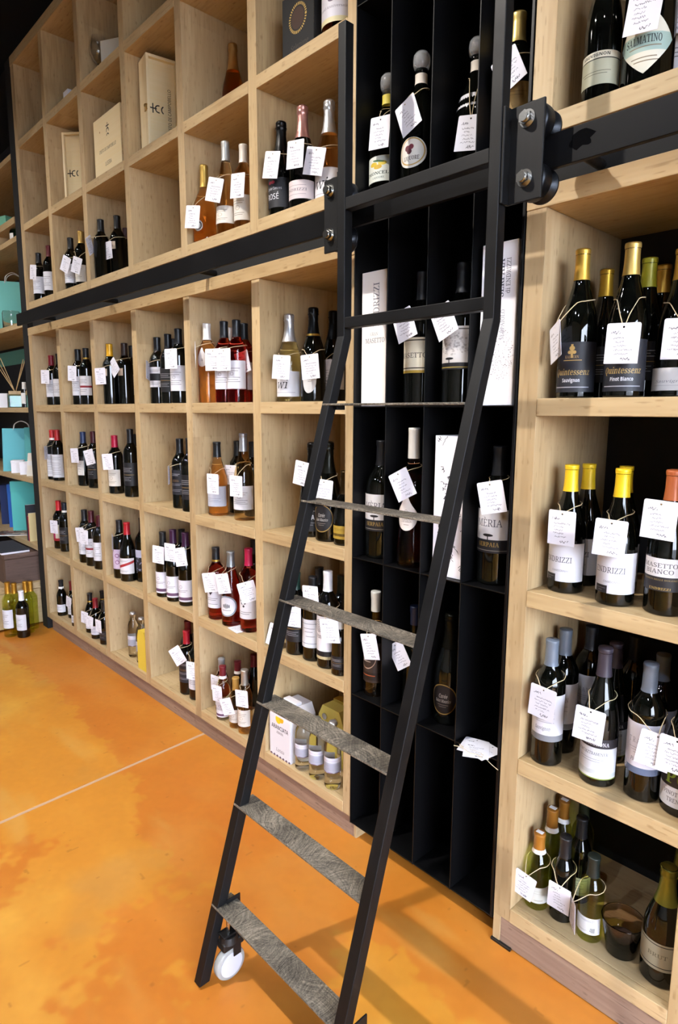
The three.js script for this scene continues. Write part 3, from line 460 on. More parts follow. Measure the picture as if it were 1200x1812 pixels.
function capGeo(t) {
  return cached('c' + t, () => {
    const P = PROF[t], e = 0.0007, v = []; const end = P.h;
    if (P.stopper) { // clear glass stopper
      const q = [[0.0001, 0.3], [0.013, 0.302], [0.013, 0.31], [0.019, 0.313], [0.0215, 0.322], [0.0225, 0.335], [0.021, 0.348], [0.015, 0.357], [0.0001, 0.36]];
      return new THREE.LatheGeometry(q.map((a) => new THREE.Vector2(...a)), 30);
    }
    if (t === 'so') {
      const q = [[0.0145, 0.189], [0.0158, 0.1895], [0.0152, 0.195], [0.0125, 0.1995], [0.0001, 0.2005]]; const g = new THREE.LatheGeometry(q.map((a) => new THREE.Vector2(...a)), 42), p = g.attributes.position;
      for (let i = 0; i < p.count; i++) if (p.getY(i) < 0.192 && i % 2) { p.setX(i, p.getX(i) * 0.93); p.setZ(i, p.getZ(i) * 0.93); } g.computeVertexNormals(); return g;
    }
    for (let y = P.cap; y < end - 0.004; y += 0.006) v.push(new THREE.Vector2(radAt(t, y) + e, y));
    const rt = radAt(t, end - 0.006) + e;
    if (P.foil) { v.push(new THREE.Vector2(rt + 0.0012, end - 0.022)); v.sort((a, b) => a.y - b.y); v.push(new THREE.Vector2(rt + 0.0006, end - 0.006), new THREE.Vector2(rt - 0.003, end - 0.001), new THREE.Vector2(0.0001, end + 0.001)); } else v.push(new THREE.Vector2(rt + 0.0002, end - 0.004), new THREE.Vector2(rt - 0.0006, end - 0.0006), new THREE.Vector2(0.0001, end + 0.0003));
    const g = new THREE.LatheGeometry(v, 32);
    if (P.foil) { const p = g.attributes.position; for (let i = 0; i < p.count; i++) { const y = p.getY(i); if (y > end - 0.045) { const a = Math.atan2(p.getX(i), p.getZ(i)); const k = 1 + 0.09 * (vnoise(a * 3.2 + 20, y * 260, 3) - 0.4); p.setX(i, p.getX(i) * k); p.setZ(i, p.getZ(i) * k); } } g.computeVertexNormals(); }
    return g;
  });
}
function bandGeo(t, y0, y1, e) { return cached(['n', t, y0, y1, e].join(), () => { const v = []; for (let i = 0; i <= 4; i++) { const y = y0 + (y1 - y0) * i / 4; v.push(new THREE.Vector2(radAt(t, y) + e, y)); } return new THREE.LatheGeometry(v, 32); }); }
function cellUV(g, id) { const i = DES[id], uv = g.attributes.uv, u0 = (i % 8) / 8, v0 = 1 - (Math.floor(i / 8) + 1) / 8, m = 0.012; for (let k = 0; k < uv.count; k++) uv.setXY(k, u0 + (m + (1 - 2 * m) * uv.getX(k)) / 8, v0 + (m + (1 - 2 * m) * uv.getY(k)) / 8); return g; }
function labelGeo(t, id, y0, y1, arc) {
  return cached(['l', t, id, y0, y1, arc].join(), () => {
    const g = new THREE.CylinderGeometry(radAt(t, y1) + 0.0005, radAt(t, y0) + 0.0005, y1 - y0, 30, 1, true, -arc / 2, arc); g.translate(0, (y0 + y1) / 2, 0); return cellUV(g, id);
  });
}
// labels cut to an outline, wrapped on the glass: rings of a star-shaped contour
function wrapGeo(t, id, yc, hw, hh, fn) {
  return cached(['w', t, id, yc, hw, hh].join(), () => {
    const N = 40, M = 6, pos = [], uv = [], ix = [];
    for (let j = 0; j <= M; j++) for (let i = 0; i <= N; i++) { const a = i / N * Math.PI * 2, [cx, cy] = fn(a), x = cx * j / M, y = cy * j / M; const Y = yc + y * hh, r = radAt(t, Y) + 0.0006, th = x * hw / r; pos.push(r * Math.sin(th), Y, r * Math.cos(th)); uv.push(0.5 + x * 0.5, 0.5 + y * 0.5); }
    for (let j = 0; j < M; j++) for (let i = 0; i < N; i++) { const a = j * (N + 1) + i, b = a + N + 1; ix.push(a, b, b + 1, a, b + 1, a + 1); }
    const g = new THREE.BufferGeometry(); g.setAttribute('position', new THREE.Float32BufferAttribute(pos, 3)); g.setAttribute('uv', new THREE.Float32BufferAttribute(uv, 2)); g.setIndex(ix); g.computeVertexNormals(); return cellUV(g, id);
  });
}
const round = (a) => [Math.cos(a), Math.sin(a)];
const tear = (a) => { const k = Math.max(0, Math.sin(a)); return [Math.cos(a) * (1 - 0.45 * k * k), a > 0 && a < Math.PI ? Math.sin(a) * (0.75 + 0.5 * Math.pow(k, 6)) : Math.sin(a) * 0.85]; };
const diamond = (a) => { const r = 1 / Math.pow(Math.pow(Math.abs(Math.cos(a)), 1.15) + Math.pow(Math.abs(Math.sin(a)), 1.15), 1 / 1.15); return [Math.cos(a) * r, Math.sin(a) * r]; };
const half = (a) => { const c = Math.cos(a), s = Math.sin(a); return [c < 0 ? c * 0.75 : c * 0.95, s > 0 ? Math.min(s * 1.4, 0.55) : s]; };
const SHAPED = { oc: ['round', 0.045, 0.042, round], ov: ['round', 0.042, 0.045, round], td: ['tear', 0.034, 0.042, tear], te: ['half', 0.03, 0.045, half], tw: ['tear', 0.026, 0.034, tear], md: ['round', 0.02, 0.02, round], ch: ['round', 0.042, 0.042, round], di: ['diamond', 0.055, 0.062, diamond] };
const LABY = { ss: [0.14, 0.175, 0.9], wb: [0.075, 0.165, 3.3], bq: [0.06, 0.165, 3.0], lx: [0.02, 0.155, 3.3], wn: [0.06, 0.165, 1.7], en: [0.028, 0.118, 3.0], mb: [0.052, 0.15, 3.4], q1: [0.012, 0.112, 3.0], q2: [0.012, 0.112, 3.0], q3: [0.014, 0.06, 3.2], t1: [0.062, 0.175, 3.2], t2: [0.062, 0.175, 3.2], ge: [0.018, 0.108, 3.0], pg: [0.02, 0.115, 3.2], ro: [0.03, 0.125, 3.0], av: [0.02, 0.11, 3.1], lz: [0.03, 0.085, 3.2], ma: [0.085, 0.175, 3.2], me: [0.082, 0.19, 3.3], tr: [0.088, 0.19, 3.3], tn: [0.06, 0.16, 3.0], tg: [0.03, 0.1, 3.2], el: [0.02, 0.11, 2.6], rd: [0.04, 0.125, 3.2], cg: [0.03, 0.11, 3.0], sg: [0.05, 0.125, 3.0], bs: [0.17, 0.21, 3.4], gn: [0.03, 0.1, 3.2], gp: [0.03, 0.16, 2.8], gr: [0.035, 0.1, 2.2], wl: [0.03, 0.165, 3.2], cr: [0.04, 0.125, 2.6], lc: [0.03, 0.11, 2.9], wv: [0.02, 0.118, 3.2] };
const glassMat = {
  k: new THREE.MeshPhysicalMaterial({ color: 0x060705, roughness: 0.035, ior: 1.52, specularIntensity: 1 }),
  g: new THREE.MeshPhysicalMaterial({ color: new THREE.Color(0.84, 0.88, 0.5), roughness: 0.02, transmission: 1, thickness: 0, ior: 1.5 }),
  c: new THREE.MeshPhysicalMaterial({ color: 0xffffff, roughness: 0.02, transmission: 1, thickness: 0.06, ior: 1.34, attenuationColor: new THREE.Color(0.93, 0.84, 0.46), attenuationDistance: 0.1 }),
  y: new THREE.MeshPhysicalMaterial({ color: new THREE.Color(0.93, 0.78, 0.55), roughness: 0.02, transmission: 1, thickness: 0, ior: 1.5 }),
  o: new THREE.MeshPhysicalMaterial({ color: 0xffffff, roughness: 0.02, transmission: 1, thickness: 0.06, ior: 1.34, attenuationColor: new THREE.Color(0.95, 0.56, 0.22), attenuationDistance: 0.075 }),
  p: new THREE.MeshPhysicalMaterial({ color: 0xffffff, roughness: 0.02, transmission: 1, thickness: 0.06, ior: 1.34, attenuationColor: new THREE.Color(0.74, 0.15, 0.13), attenuationDistance: 0.05 }),
  r: new THREE.MeshPhysicalMaterial({ color: 0xffffff, roughness: 0.02, transmission: 1, thickness: 0.06, ior: 1.34, attenuationColor: new THREE.Color(0.7, 0.3, 0.18), attenuationDistance: 0.06 }),
  a: new THREE.MeshPhysicalMaterial({ color: 0xffffff, roughness: 0.02, transmission: 1, thickness: 0.06, ior: 1.34, attenuationColor: new THREE.Color(0.66, 0.34, 0.1), attenuationDistance: 0.05 }),
  s: new THREE.MeshPhysicalMaterial({ color: 0xffffff, roughness: 0.02, transmission: 1, thickness: 0.05, ior: 1.34, attenuationColor: new THREE.Color(0.94, 0.95, 0.84), attenuationDistance: 0.12 }),
};
const stopperMat = new THREE.MeshPhysicalMaterial({ color: 0xdfe2e6, roughness: 0.08, transmission: 0.72, thickness: 0.03, ior: 1.48 });
const capMats = {};
function capMat(hex, foil) { const k = hex + foil; return capMats[k] || (capMats[k] = new THREE.MeshPhysicalMaterial({ color: new THREE.Color('#' + hex), roughness: foil ? 0.32 : 0.38, metalness: foil ? 0.75 : ['b8974a', 'b8b8b4', 'c9a35a', 'a9abb0', 'c39a3e', 'c8a85c', 'b08a2a', 'c9b06a', 'b8862c', 'b0aca4', '8f9294'].includes(hex) ? 0.7 : 0.15 })); }
const whiteBand = plainMat(0xe6e4e0, 0.6), goldBand = plainMat(0xb8923c, 0.35, 0.7), stickerMat = plainMat(0xdfe3ea, 0.6);

// where each cubby's floor lies
const BY = { U: 1.994, M: 1.408, R2: 0.953, R3: 0.511 };
const ROWY = { R1: S[3], R2: S[2], R3: S[1], R4: S[0], U0: U[0], U1: U[1], U2: U[2] };
const NUM = ['', 'one', 'two', 'three', 'four', 'five', 'six'];
const ROWN = { R1: 'row below rail', R2: 'third row up', R3: 'second row up', R4: 'bottom row', U0: 'row above rail', U1: 'second row above rail', U2: 'third row above rail', U: 'row above rail', M: 'row below rail' };
function place(c) {
  if (c === 'FL') return [0, 'floor by far bench'];
  if (c[0] === 'L') return [ROWY[c.slice(2)], `oak column ${NUM[+c[1]]}, ${ROWN[c.slice(2)]}`];
  if (c[0] === 'B') return [BY[c.slice(2)], `black column ${NUM[+c[1]]}, ${ROWN[c.slice(2)]}`];
  return [ROWY[c[1] === 'U' ? 'U0' : 'R' + c[2]], `right rack, ${ROWN[c[1] === 'U' ? 'U0' : 'R' + c[2]]}`];
}
// [cubby, shape, glass, cap colour, label design, x, z, height factor, card [dx, y, tilt] or 0, look, rank in its cubby]
const BOTTLES = [
  ['L1U0','bx','k','111111','wh',-2.68,-0.056,0.93,[0.06,0.156,8],'dark bottle with black cap','leftmost'],
  ['L1U0','bx','k','3a4358','wh',-2.618,-0.104,1,0,'dark bottle with steel-blue cap','second from left'],
  ['L1U0','bx','k','5a1418','wh',-2.548,-0.071,1,0,'dark bottle with maroon cap','rightmost'],
  ['L2U0','bx','k','151515','wh',-2.237,-0.075,0.95,[0.059,0.133,28],'dark bottle with black cap','leftmost'],
  ['L2U0','bx','k','c9a35a','cr',-2.125,-0.088,1,[0.061,0.112,20],'dark bottle with gold cap','rightmost'],
  ['L3U0','bx','k','121212','no',-1.777,-0.046,0.93,[-0.005,0.153,30,-0.8],'unlabelled black bottle','leftmost'],
  ['L3U0','bx','k','121212','ss',-1.732,-0.109,1,[-0,0.131,-4],'black bottle with small tag label','second from left'],
  ['L3U0','bx','k','3a1a20','no',-1.777,-0.173,0.88,0,'half-hidden black bottle','rightmost'],
  ['L5U0','fk','o','b8974a','md',-0.848,-0.052,1,[0.016,0.086,8],'flask-shaped rose wine bottle with gold cap','leftmost'],
  ['L5U0','pv','o','b8b8b4','cr',-0.698,-0.05,1,[0.012,0.148,15],'tall slim rose wine bottle with silver cap','second from left'],
  ['L5U0','bx','o','d8d0c4','cr',-0.621,-0.074,1,[0.041,0.143,6],'rose wine bottle with pale cap','rightmost'],
  ['L6U0','sp','k','101010','ro',-0.39,-0.063,0.96,[0.026,0.15,12],'dark sparkling wine with black foil','leftmost'],
  ['L6U0','sp','k','b9857c','lz',-0.279,-0.061,1,[0.038,0.148,5],'dark sparkling wine with rose-gold foil','second from left'],
  ['L6U0','sp','o','c8c8c8','av',-0.196,-0.099,1,[0.001,0.126,12],'amber sparkling wine with silver foil','rightmost'],
  ['L5U1','sp','a','c79a5a','no',-0.848,-0.193,1,0,'amber sparkling wine with gold foil',''],
  ['L6U1','cg','a','201818','cg',-0.118,-0.072,1,0,'wide amber liqueur bottle with white label',''],
  ['L1R1','bx','k','7a1526','wh',-2.679,-0.091,0.99,[0.041,0.166,2],'dark bottle with maroon cap','leftmost'],
  ['L1R1','bx','k','222222','wh',-2.572,-0.096,1,0,'half-hidden dark bottle with white label','rightmost'],
  ['L2R1','bx','k','1a1a1a','wh',-2.206,-0.068,1,[0.049,0.166,4],'dark bottle with black cap','leftmost'],
  ['L2R1','bx','k','1a1a1a','wr',-2.111,-0.074,1,0,'dark bottle with gold-banded cap and red-striped label','rightmost'],
  ['L3R1','bx','k','d9a21e','ss',-1.777,-0.059,0.99,[0.006,0.137,-2],'dark bottle with yellow cap','leftmost'],
  ['L3R1','bx','k','33241e','ss',-1.713,-0.107,1,[-0.006,0.18,-38],'dark bottle with brown cap','second from left'],
  ['L3R1','bx','k','1c1c1c','wh',-1.777,-0.177,0.99,[0.037,0.157,0],'half-hidden dark bottle with white label','rightmost'],
  ['L4R1','bx','k','14161a','wb',-1.316,-0.077,0.98,[0.013,0.145,-8,-0.7],'dark bottle with black cap and two-band label','leftmost'],
  ['L4R1','bx','k','14161a','bk',-1.217,-0.077,1,0,'black bottle with black label','second from left'],
  ['L4R1','bx','k','14161a','no',-1.317,-0.157,0.98,0,'black-capped bottle at the back','third from left'],
  ['L4R1','bx','k','14161a','wh',-1.065,-0.043,1.02,[0.033,0.179,0],'dark bottle with black cap and white label','rightmost'],
  ['L5R1','bx','o','e2ddd6','tw',-0.843,-0.043,1.02,[0.003,0.184,-35,-0.5],'orange rose wine bottle with white cap','leftmost'],
  ['L5R1','bx','p','14161a','wh',-0.722,-0.043,1.01,[0.006,0.158,0],'dark pink wine bottle with black cap','second from left'],
  ['L5R1','bx','p','d8d0c8','no',-0.848,-0.151,1,0,'white-capped bottle at the back','third from left'],
  ['L5R1','bx','p','14161a','wh',-0.641,-0.044,1,[-0.005,0.154,0],'red rose wine bottle with black cap','fourth from left'],
  ['L5R1','bx','p','14161a','px',-0.696,-0.116,1,[0.07,0.148,-15],'deep pink wine bottle with black cap','rightmost'],
  ['L6R1','sp','c','c4c4c6','av',-0.39,-0.091,0.95,[0.032,0.116,5],'pale gold sparkling wine with silver foil','leftmost'],
  ['L6R1','sp','k','101010','te',-0.3,-0.123,1,[0.055,0.114,-5],'black sparkling wine with gold-banded black foil','second from left'],
  ['L6R1','sp','k','101010','wh',-0.305,-0.22,1,[0.02,0.104,-5],'dark sparkling wine half behind the ladder','rightmost'],
  ['L1R2','bx','k','b52a2c','lx',-2.68,-0.068,1.01,[0.04,0.167,0,-0.6],'dark bottle with red cap and white neck band','leftmost'],
  ['L1R2','bx','k','a82629','lx',-2.591,-0.067,1.02,0,'dark bottle with red cap and tall label','rightmost'],
  ['L2R2','bx','k','2c3a5e','wn',-2.228,-0.079,1.01,[0.009,0.172,-3],'dark bottle with blue cap','leftmost'],
  ['L2R2','bx','k','401420','bk',-2.085,-0.08,1.03,[0.07,0.174,-14],'half-hidden dark bottle with black label','rightmost'],
  ['L3R2','bx','k','a31338','cr',-1.777,-0.062,0.99,[0.033,0.166,-4],'dark bottle with crimson cap','leftmost'],
  ['L3R2','bx','k','15161a','bk',-1.777,-0.17,1,[-0.068,0.199,-30],'slim black bottle with black label','second from left'],
  ['L3R2','bx','k','15161a','bk',-1.603,-0.065,1.11,0,'black bottle with gold-lined black label','rightmost'],
  ['L4R2','bx','k','15161a','bq',-1.114,-0.06,1.01,[-0.001,0.147,0,-0.6],'black bottle with charcoal label','leftmost'],
  ['L4R2','bx','k','15161a','bk',-1.002,-0.043,1.03,0,'half-hidden black bottle','rightmost'],
  ['L5R2','bg','o','17191c','gy',-0.842,-0.075,1,[0.057,0.135,0],'amber rose wine bottle with black cap','leftmost'],
  ['L5R2','bx','k','15161a','no',-0.835,-0.17,1,[0.029,0.163,0],'dark bottle with black cap at the back','second from left'],
  ['L5R2','bg','y','a9abb0','wh',-0.67,-0.085,1.13,[0.033,0.138,0],'pale rose wine bottle with silver cap','third from left'],
  ['L5R2','bx','k','15161a','no',-0.728,-0.17,1,0,'half-hidden dark bottle with black cap','rightmost'],
  ['L6R2','sp','k','101010','el',-0.248,-0.073,1.01,[0.02,0.217,10],'black sparkling wine with white-lettered black label','leftmost'],
  ['L6R2','sp','k','16160f','ov',-0.152,-0.06,1.03,[0.042,0.168,5],'black sparkling wine with oval gold-ringed label','second from left'],
  ['L6R2','ss','k','3a2a10','yl',-0.066,-0.055,0.88,0,'small dark bottle with yellow label','rightmost'],
  ['L1R3','bx','k','c02028','mg',-2.669,-0.075,1,[0.062,0.147,0],'dark bottle with red cap and magenta label','leftmost'],
  ['L1R3','bx','k','262c3a','bk',-2.553,-0.07,1,0,'black bottle with white-banded blue cap','rightmost'],
  ['L2R3','bx','k','17181c','wh',-2.189,-0.046,1,[0.07,0.173,-6],'dark bottle with black cap','leftmost'],
  ['L2R3','bx','k','4a1622','wr',-2.084,-0.043,1.02,[0.026,0.169,2],'dark bottle with maroon cap and red-lined label','second from left'],
  ['L2R3','bx','k','4a1622','wh',-1.98,-0.044,0.98,0,'half-hidden dark bottle with white label','rightmost'],
  ['L3R3','bx','k','17181c','pk',-1.729,-0.043,1,[0.04,0.194,-25,-0.5],'dark bottle with purple-printed label','leftmost'],
  ['L3R3','bg','k','a81a26','rd',-1.647,-0.046,1,0,'dark bottle with red and white printed cap','second from left'],
  ['L3R3','bx','k','17181c','bl',-1.584,-0.098,1.08,0,'half-hidden dark bottle with black cap','rightmost'],
  ['L4R3','bx','k','1e1e20','wv',-1.274,-0.046,1.01,[0.059,0.212,3],'dark bottle with black cap and violet-edged label','leftmost'],
  ['L4R3','rh','k','3a1838','wv',-1.177,-0.046,0.99,[0.07,0.24,0],'dark bottle with purple cap','second from left'],
  ['L4R3','bx','k','1e1e20','no',-1.288,-0.152,1,0,'dark bottle with black cap at the back','third from left'],
  ['L4R3','rh','k','3a1838','wv',-1.079,-0.053,0.99,[0.049,0.232,-12],'dark bottle with purple cap nearest the divider','rightmost'],
  ['L5R3','bx','p','17181c','wd',-0.832,-0.051,1,[0.041,0.168,-10],'pink wine bottle with gold-crested black cap','leftmost'],
  ['L5R3','bg','p','8f9294','oc',-0.723,-0.051,1.01,[0.033,0.184,-12],'red rose wine bottle with silver cap and round label','second from left'],
  ['L5R3','bx','p','b01848','dt',-0.612,-0.06,1.1,[0.07,0.18,-15,0.9],'red rose wine bottle with crimson cap','third from left'],
  ['L5R3','bx','k','17181c','no',-0.851,-0.256,1,0,'dark bottle at the back','rightmost'],
  ['L6R3','bx','k','1c3a30','bk',-0.308,-0.048,0.98,[0.045,0.158,0],'dark bottle with green cap','leftmost'],
  ['L6R3','bx','k','17181c','no',-0.292,-0.143,1,0,'black-capped bottle at the back','third from left'],
  ['L6R3','bx','k','17181c','wf',-0.225,-0.055,0.98,[0.052,0.24,-5],'dark bottle with framed white label','second from left'],
  ['L6R3','bx','k','dcdce0','wl',-0.142,-0.049,1.1,[0.07,0.152,-8],'dark bottle with white cap','fourth from left'],
  ['L6R3','bx','k','20261a','no',-0.156,-0.126,1,0,'dark bottle half behind the rack end','fifth from left'],
  ['L6R3','sm','k','c8c8c8','bk',-0.066,-0.035,0.88,0,'small dark bottle with white cap','rightmost'],
  ['L1R4','sm','k','17181c','wh',-2.625,-0.045,0.97,0,'small dark bottle with white neck band','leftmost'],
  ['L1R4','sm','k','6a141c','wh',-2.532,-0.076,1,[0.07,0.122,10],'small dark bottle with maroon cap','second from left'],
  ['L1R4','sm','k','17181c','wh',-2.367,-0.036,0.9,0,'small dark bottle in front beside the divider','rightmost'],
  ['L2R4','sm','k','17181c','wh',-2.198,-0.054,1,[0.031,0.102,5],'small dark bottle with gold-ringed black cap','leftmost'],
  ['L2R4','sm','k','7a1822','wh',-2.077,-0.036,1,[0.028,0.109,8],'small dark bottle with maroon cap','second from left'],
  ['L2R4','sm','k','17181c','no',-2.195,-0.128,1,0,'small dark bottle with gold-ringed cap at the back','third from left'],
  ['L2R4','sm','k','17181c','bk',-1.956,-0.035,1.04,[0.028,0.117,0],'small dark bottle with broad white price tag','rightmost'],
  ['L3R4','so','s','b8b8b8','sd',-1.674,-0.068,1.2,0,'clear soda bottle','leftmost'],
  ['L3R4','so','s','b8b8b8','sd',-1.567,-0.062,1.19,0,'clear soda bottle beside the yellow pack','rightmost'],
  ['L4R4','bx','k','6a141c','no',-1.198,-0.117,1,0,'dark bottle with maroon cap at the back','leftmost'],
  ['L4R4','bx','k','a5182a','bq',-1.098,-0.053,0.98,[0.014,0.192,-35],'dark bottle with bright red cap','second from left'],
  ['L4R4','bx','k','17181c','wh',-1.02,-0.056,1,[0.06,0.158,0],'half-hidden dark bottle','rightmost'],
  ['L5R4','sm','p','8a8a8c','wh',-0.845,-0.074,1,[0.025,0.139,0],'small pink wine bottle with grey cap','leftmost'],
  ['L5R4','sm','c','6a1a24','wv',-0.776,-0.035,0.99,[0.03,0.131,-4],'small clear bottle with banded maroon cap','second from left'],
  ['L5R4','sm','k','6a1a24','no',-0.772,-0.107,1,0,'small dark bottle with banded maroon cap','fourth from left'],
  ['L5R4','sm','y','b08a48','cr',-0.681,-0.035,0.9,[0.006,0.1,-20],'small pale bottle with gold cap','third from left'],
  ['L5R4','sm','y','b0aca4','cr',-0.618,-0.035,1.13,[0.048,0.17,-3],'small pale bottle with silver cap','fifth from left'],
  ['L5R4','sm','k','6a1a24','no',-0.789,-0.202,1,0,'small dark bottle with maroon cap at the back','rightmost'],
  ['L6R4','so','s','b8b8b8','sd',-0.258,-0.035,1.04,0,'clear soda bottle beside the orangeade carton','leftmost'],
  ['L6R4','so','s','b8b8b8','sd',-0.181,-0.035,1.11,0,'clear soda bottle in the middle','second from left'],
  ['L6R4','so','s','b8b8b8','sd',-0.101,-0.036,1.19,0,'clear soda bottle by the rack end','rightmost'],
  ['B1U','lm','c','dddddd','lc',0.073,-0.075,0.88,[0.034,0.139,5],'yellow liqueur bottle with lemon label and clear stopper',''],
  ['B2U','lm','k','dddddd','ch',0.207,-0.056,0.88,[0.017,0.14,-22],'dark liqueur bottle with fruit label and clear stopper',''],
  ['B3U','lm','k','dddddd','bs',0.343,-0.108,0.88,[0.032,0.07,8],'dark green liqueur bottle with black-striped neck label',''],
  ['B4U','mg','k','c9b06a','tn',0.478,-0.077,0.88,[0.021,0.157,-25],'dark bottle with gold cap and tan label',''],
  ['B2M','mg','k','17181c','ma',0.234,-0.052,1.03,[-0.007,0.212,-20],'large dark bottle with cream two-line label',''],
  ['B3M','mg','k','17181c','tr',0.365,-0.053,1.04,[-0.008,0.209,-25],'large dark bottle with tree-drawing label',''],
  ['B1R2','mg','k','17181c','me',0.071,-0.075,1.03,0,'large dark bottle with white and black label',''],
  ['B2R2','jr','r','e4e0d8','td',0.214,-0.053,1.2,[0.012,0.24,-28],'tall rose wine bottle with white cap and teardrop label',''],
  ['B4R2','mg','k','17181c','me',0.478,-0.078,1.03,[0.024,0.231,-12],'large dark bottle with black cap and price tag',''],
  ['B1R3','li','y','d8d8d0','gp',0.07,-0.058,1.17,[0.029,0.174,-15],'clear spirit bottle with dark printed label',''],
  ['B2R3','li','k','1c2238','no',0.196,-0.097,1.08,[-0.012,0.161,-35],'spirit bottle with dark blue cap',''],
  ['B3R3','sp','k','16160f','ov',0.336,-0.087,1.02,0,'black sparkling wine with gold-ringed label',''],
  ['RU0','rh','k','9fae86','tg',0.701,-0.042,0.88,0,'dark slim bottle with green cap','leftmost'],
  ['RU0','mg','k','222222','di',0.787,-0.059,0.96,[0.015,0.121,8],'large dark bottle with diamond label','second from left'],
  ['RU0','bx','k','20241c','wh',0.801,-0.147,1,[0.027,0.147,10],'dark bottle at the frame edge','rightmost'],
  ['RR1','bg','k','c39a3e','q1',0.684,-0.047,1.07,[-0.022,0.12,-15,-0.75],'black-labelled wine with gold cap','leftmost'],
  ['RR1','bg','k','b08a2a','bk',0.677,-0.183,1,0,'black bottle with gold cap','second from left'],
  ['RR1','bg','k','c8a85c','q2',0.791,-0.047,1.05,[0.017,0.107,2],'black-labelled wine with pale gold cap','third from left'],
  ['RR1','bg','k','8f8a1e','bk',0.79,-0.14,1,0,'black bottle with olive-gold cap','fourth from left'],
  ['RR1','bg','k','c39a3e','gy',0.787,-0.228,1,0,'black bottle with gold cap at the back','fifth from left'],
  ['RR1','bg','k','c39a3e','q3',0.87,-0.106,1,[0.027,0.114,2],'black bottle with low white label','rightmost'],
  ['RR2','bg','k','e0bd20','en',0.674,-0.076,1.01,[0.013,0.159,0],'burgundy bottle with yellow cap','leftmost'],
  ['RR2','bg','k','e0bd20','en',0.671,-0.17,1,0,'burgundy bottle with yellow cap','second from left'],
  ['RR2','bg','k','e0bd20','en',0.799,-0.062,1.01,[0.006,0.155,3],'burgundy bottle with yellow cap','third from left'],
  ['RR2','bg','k','e0bd20','en',0.761,-0.17,1,0,'burgundy bottle with yellow cap','fourth from left'],
  ['RR2','bg','k','b8643a','mb',0.9,-0.072,1.02,[-0.002,0.205,3],'dark bottle with copper cap','fifth from left'],
  ['RR2','bg','k','b8643a','mb',0.872,-0.17,1,0,'dark bottle with copper cap at the back','rightmost'],
  ['RR3','bx','k','66707e','t1',0.665,-0.05,1.04,[0.011,0.17,4],'white-labelled bottle with grey cap','leftmost'],
  ['RR3','bx','k','66707e','t1',0.659,-0.128,1.06,0,'white-labelled bottle with grey cap','second from left'],
  ['RR3','bx','k','30343c','t1',0.67,-0.25,1,0,'dark bottle with large label at the back','third from left'],
  ['RR3','bg','k','3a3540','ge',0.79,-0.06,1.09,[-0.001,0.154,4],'wine bottle with black-banded label','fourth from left'],
  ['RR3','bg','k','3a3540','ge',0.764,-0.182,1,0,'wine bottle with dark cap','fifth from left'],
  ['RR3','bx','k','15161a','no',0.779,-0.262,1,0,'black bottle at the back','sixth from left'],
  ['RR3','bx','k','66707e','t2',0.886,-0.073,1.04,[0.04,0.143,8],'white-labelled bottle with grey-blue cap','seventh from left'],
  ['RR3','bx','k','66707e','t2',0.874,-0.181,1,0,'white-labelled bottle with grey-blue cap behind','eighth from left'],
  ['RR3','bg','k','26301c','pg',0.967,-0.078,1.02,[-0.001,0.147,4],'bottle with green-lettered black label','rightmost'],
  ['RR4','sm','g','9a6420','cm',0.652,-0.069,0.88,[-0.012,0.072,12],'small green-tinted bottle with amber cap','leftmost'],
  ['RR4','sm','g','8a5a1c','no',0.652,-0.132,1.05,0,'small green bottle with amber cap','second from left'],
  ['RR4','sm','g','8a5a1c','no',0.652,-0.195,1.03,0,'small green bottle with amber cap','third from left'],
  ['RR4','sm','g','2a3020','gn',0.683,-0.249,1,0,'small green bottle with pale green label','fifth from left'],
  ['RR4','sm','k','17181c','wf',0.715,-0.17,1,0,'small dark bottle with framed label','sixth from left'],
  ['RR4','sm','k','17181c','no',0.717,-0.079,0.96,[0.014,0.085,2],'small dark bottle with round shoulders','fourth from left'],
  ['RR4','sm','g','1c2420','gr',0.794,-0.072,0.93,[-0.023,0.072,-10,-0.9],'small pale green bottle with black cap','seventh from left'],
  ['RR4','sp','k','7c8038','sg',0.957,-0.082,0.88,0,'dark sparkling wine with olive foil','eighth from left'],
  ['RR4','sp','k','7c8038','no',0.957,-0.173,0.95,0,'dark sparkling wine with olive foil behind','rightmost'],
  ['FL','bx','g','b8862c','wh',-2.796,0.217,1.15,0,'green bottle with gold cap','leftmost'],
  ['FL','bx','g','b8862c','no',-2.853,0.164,1.06,0,'green bottle with gold cap','second from left'],
  ['FL','bx','g','b8862c','no',-2.792,0.115,1.11,0,'green bottle with gold cap','third from left'],
  ['FL','bx','g','b8862c','no',-2.853,0.067,1.04,0,'green bottle with gold cap','rightmost'],
  ['FL','bx','k','e4e4e8','wh',-2.728,0.161,0.98,0,'dark bottle with white cap','fourth from left'],
];
const words = (s) => s.split(/\s+/).length;
const seen = new Set();
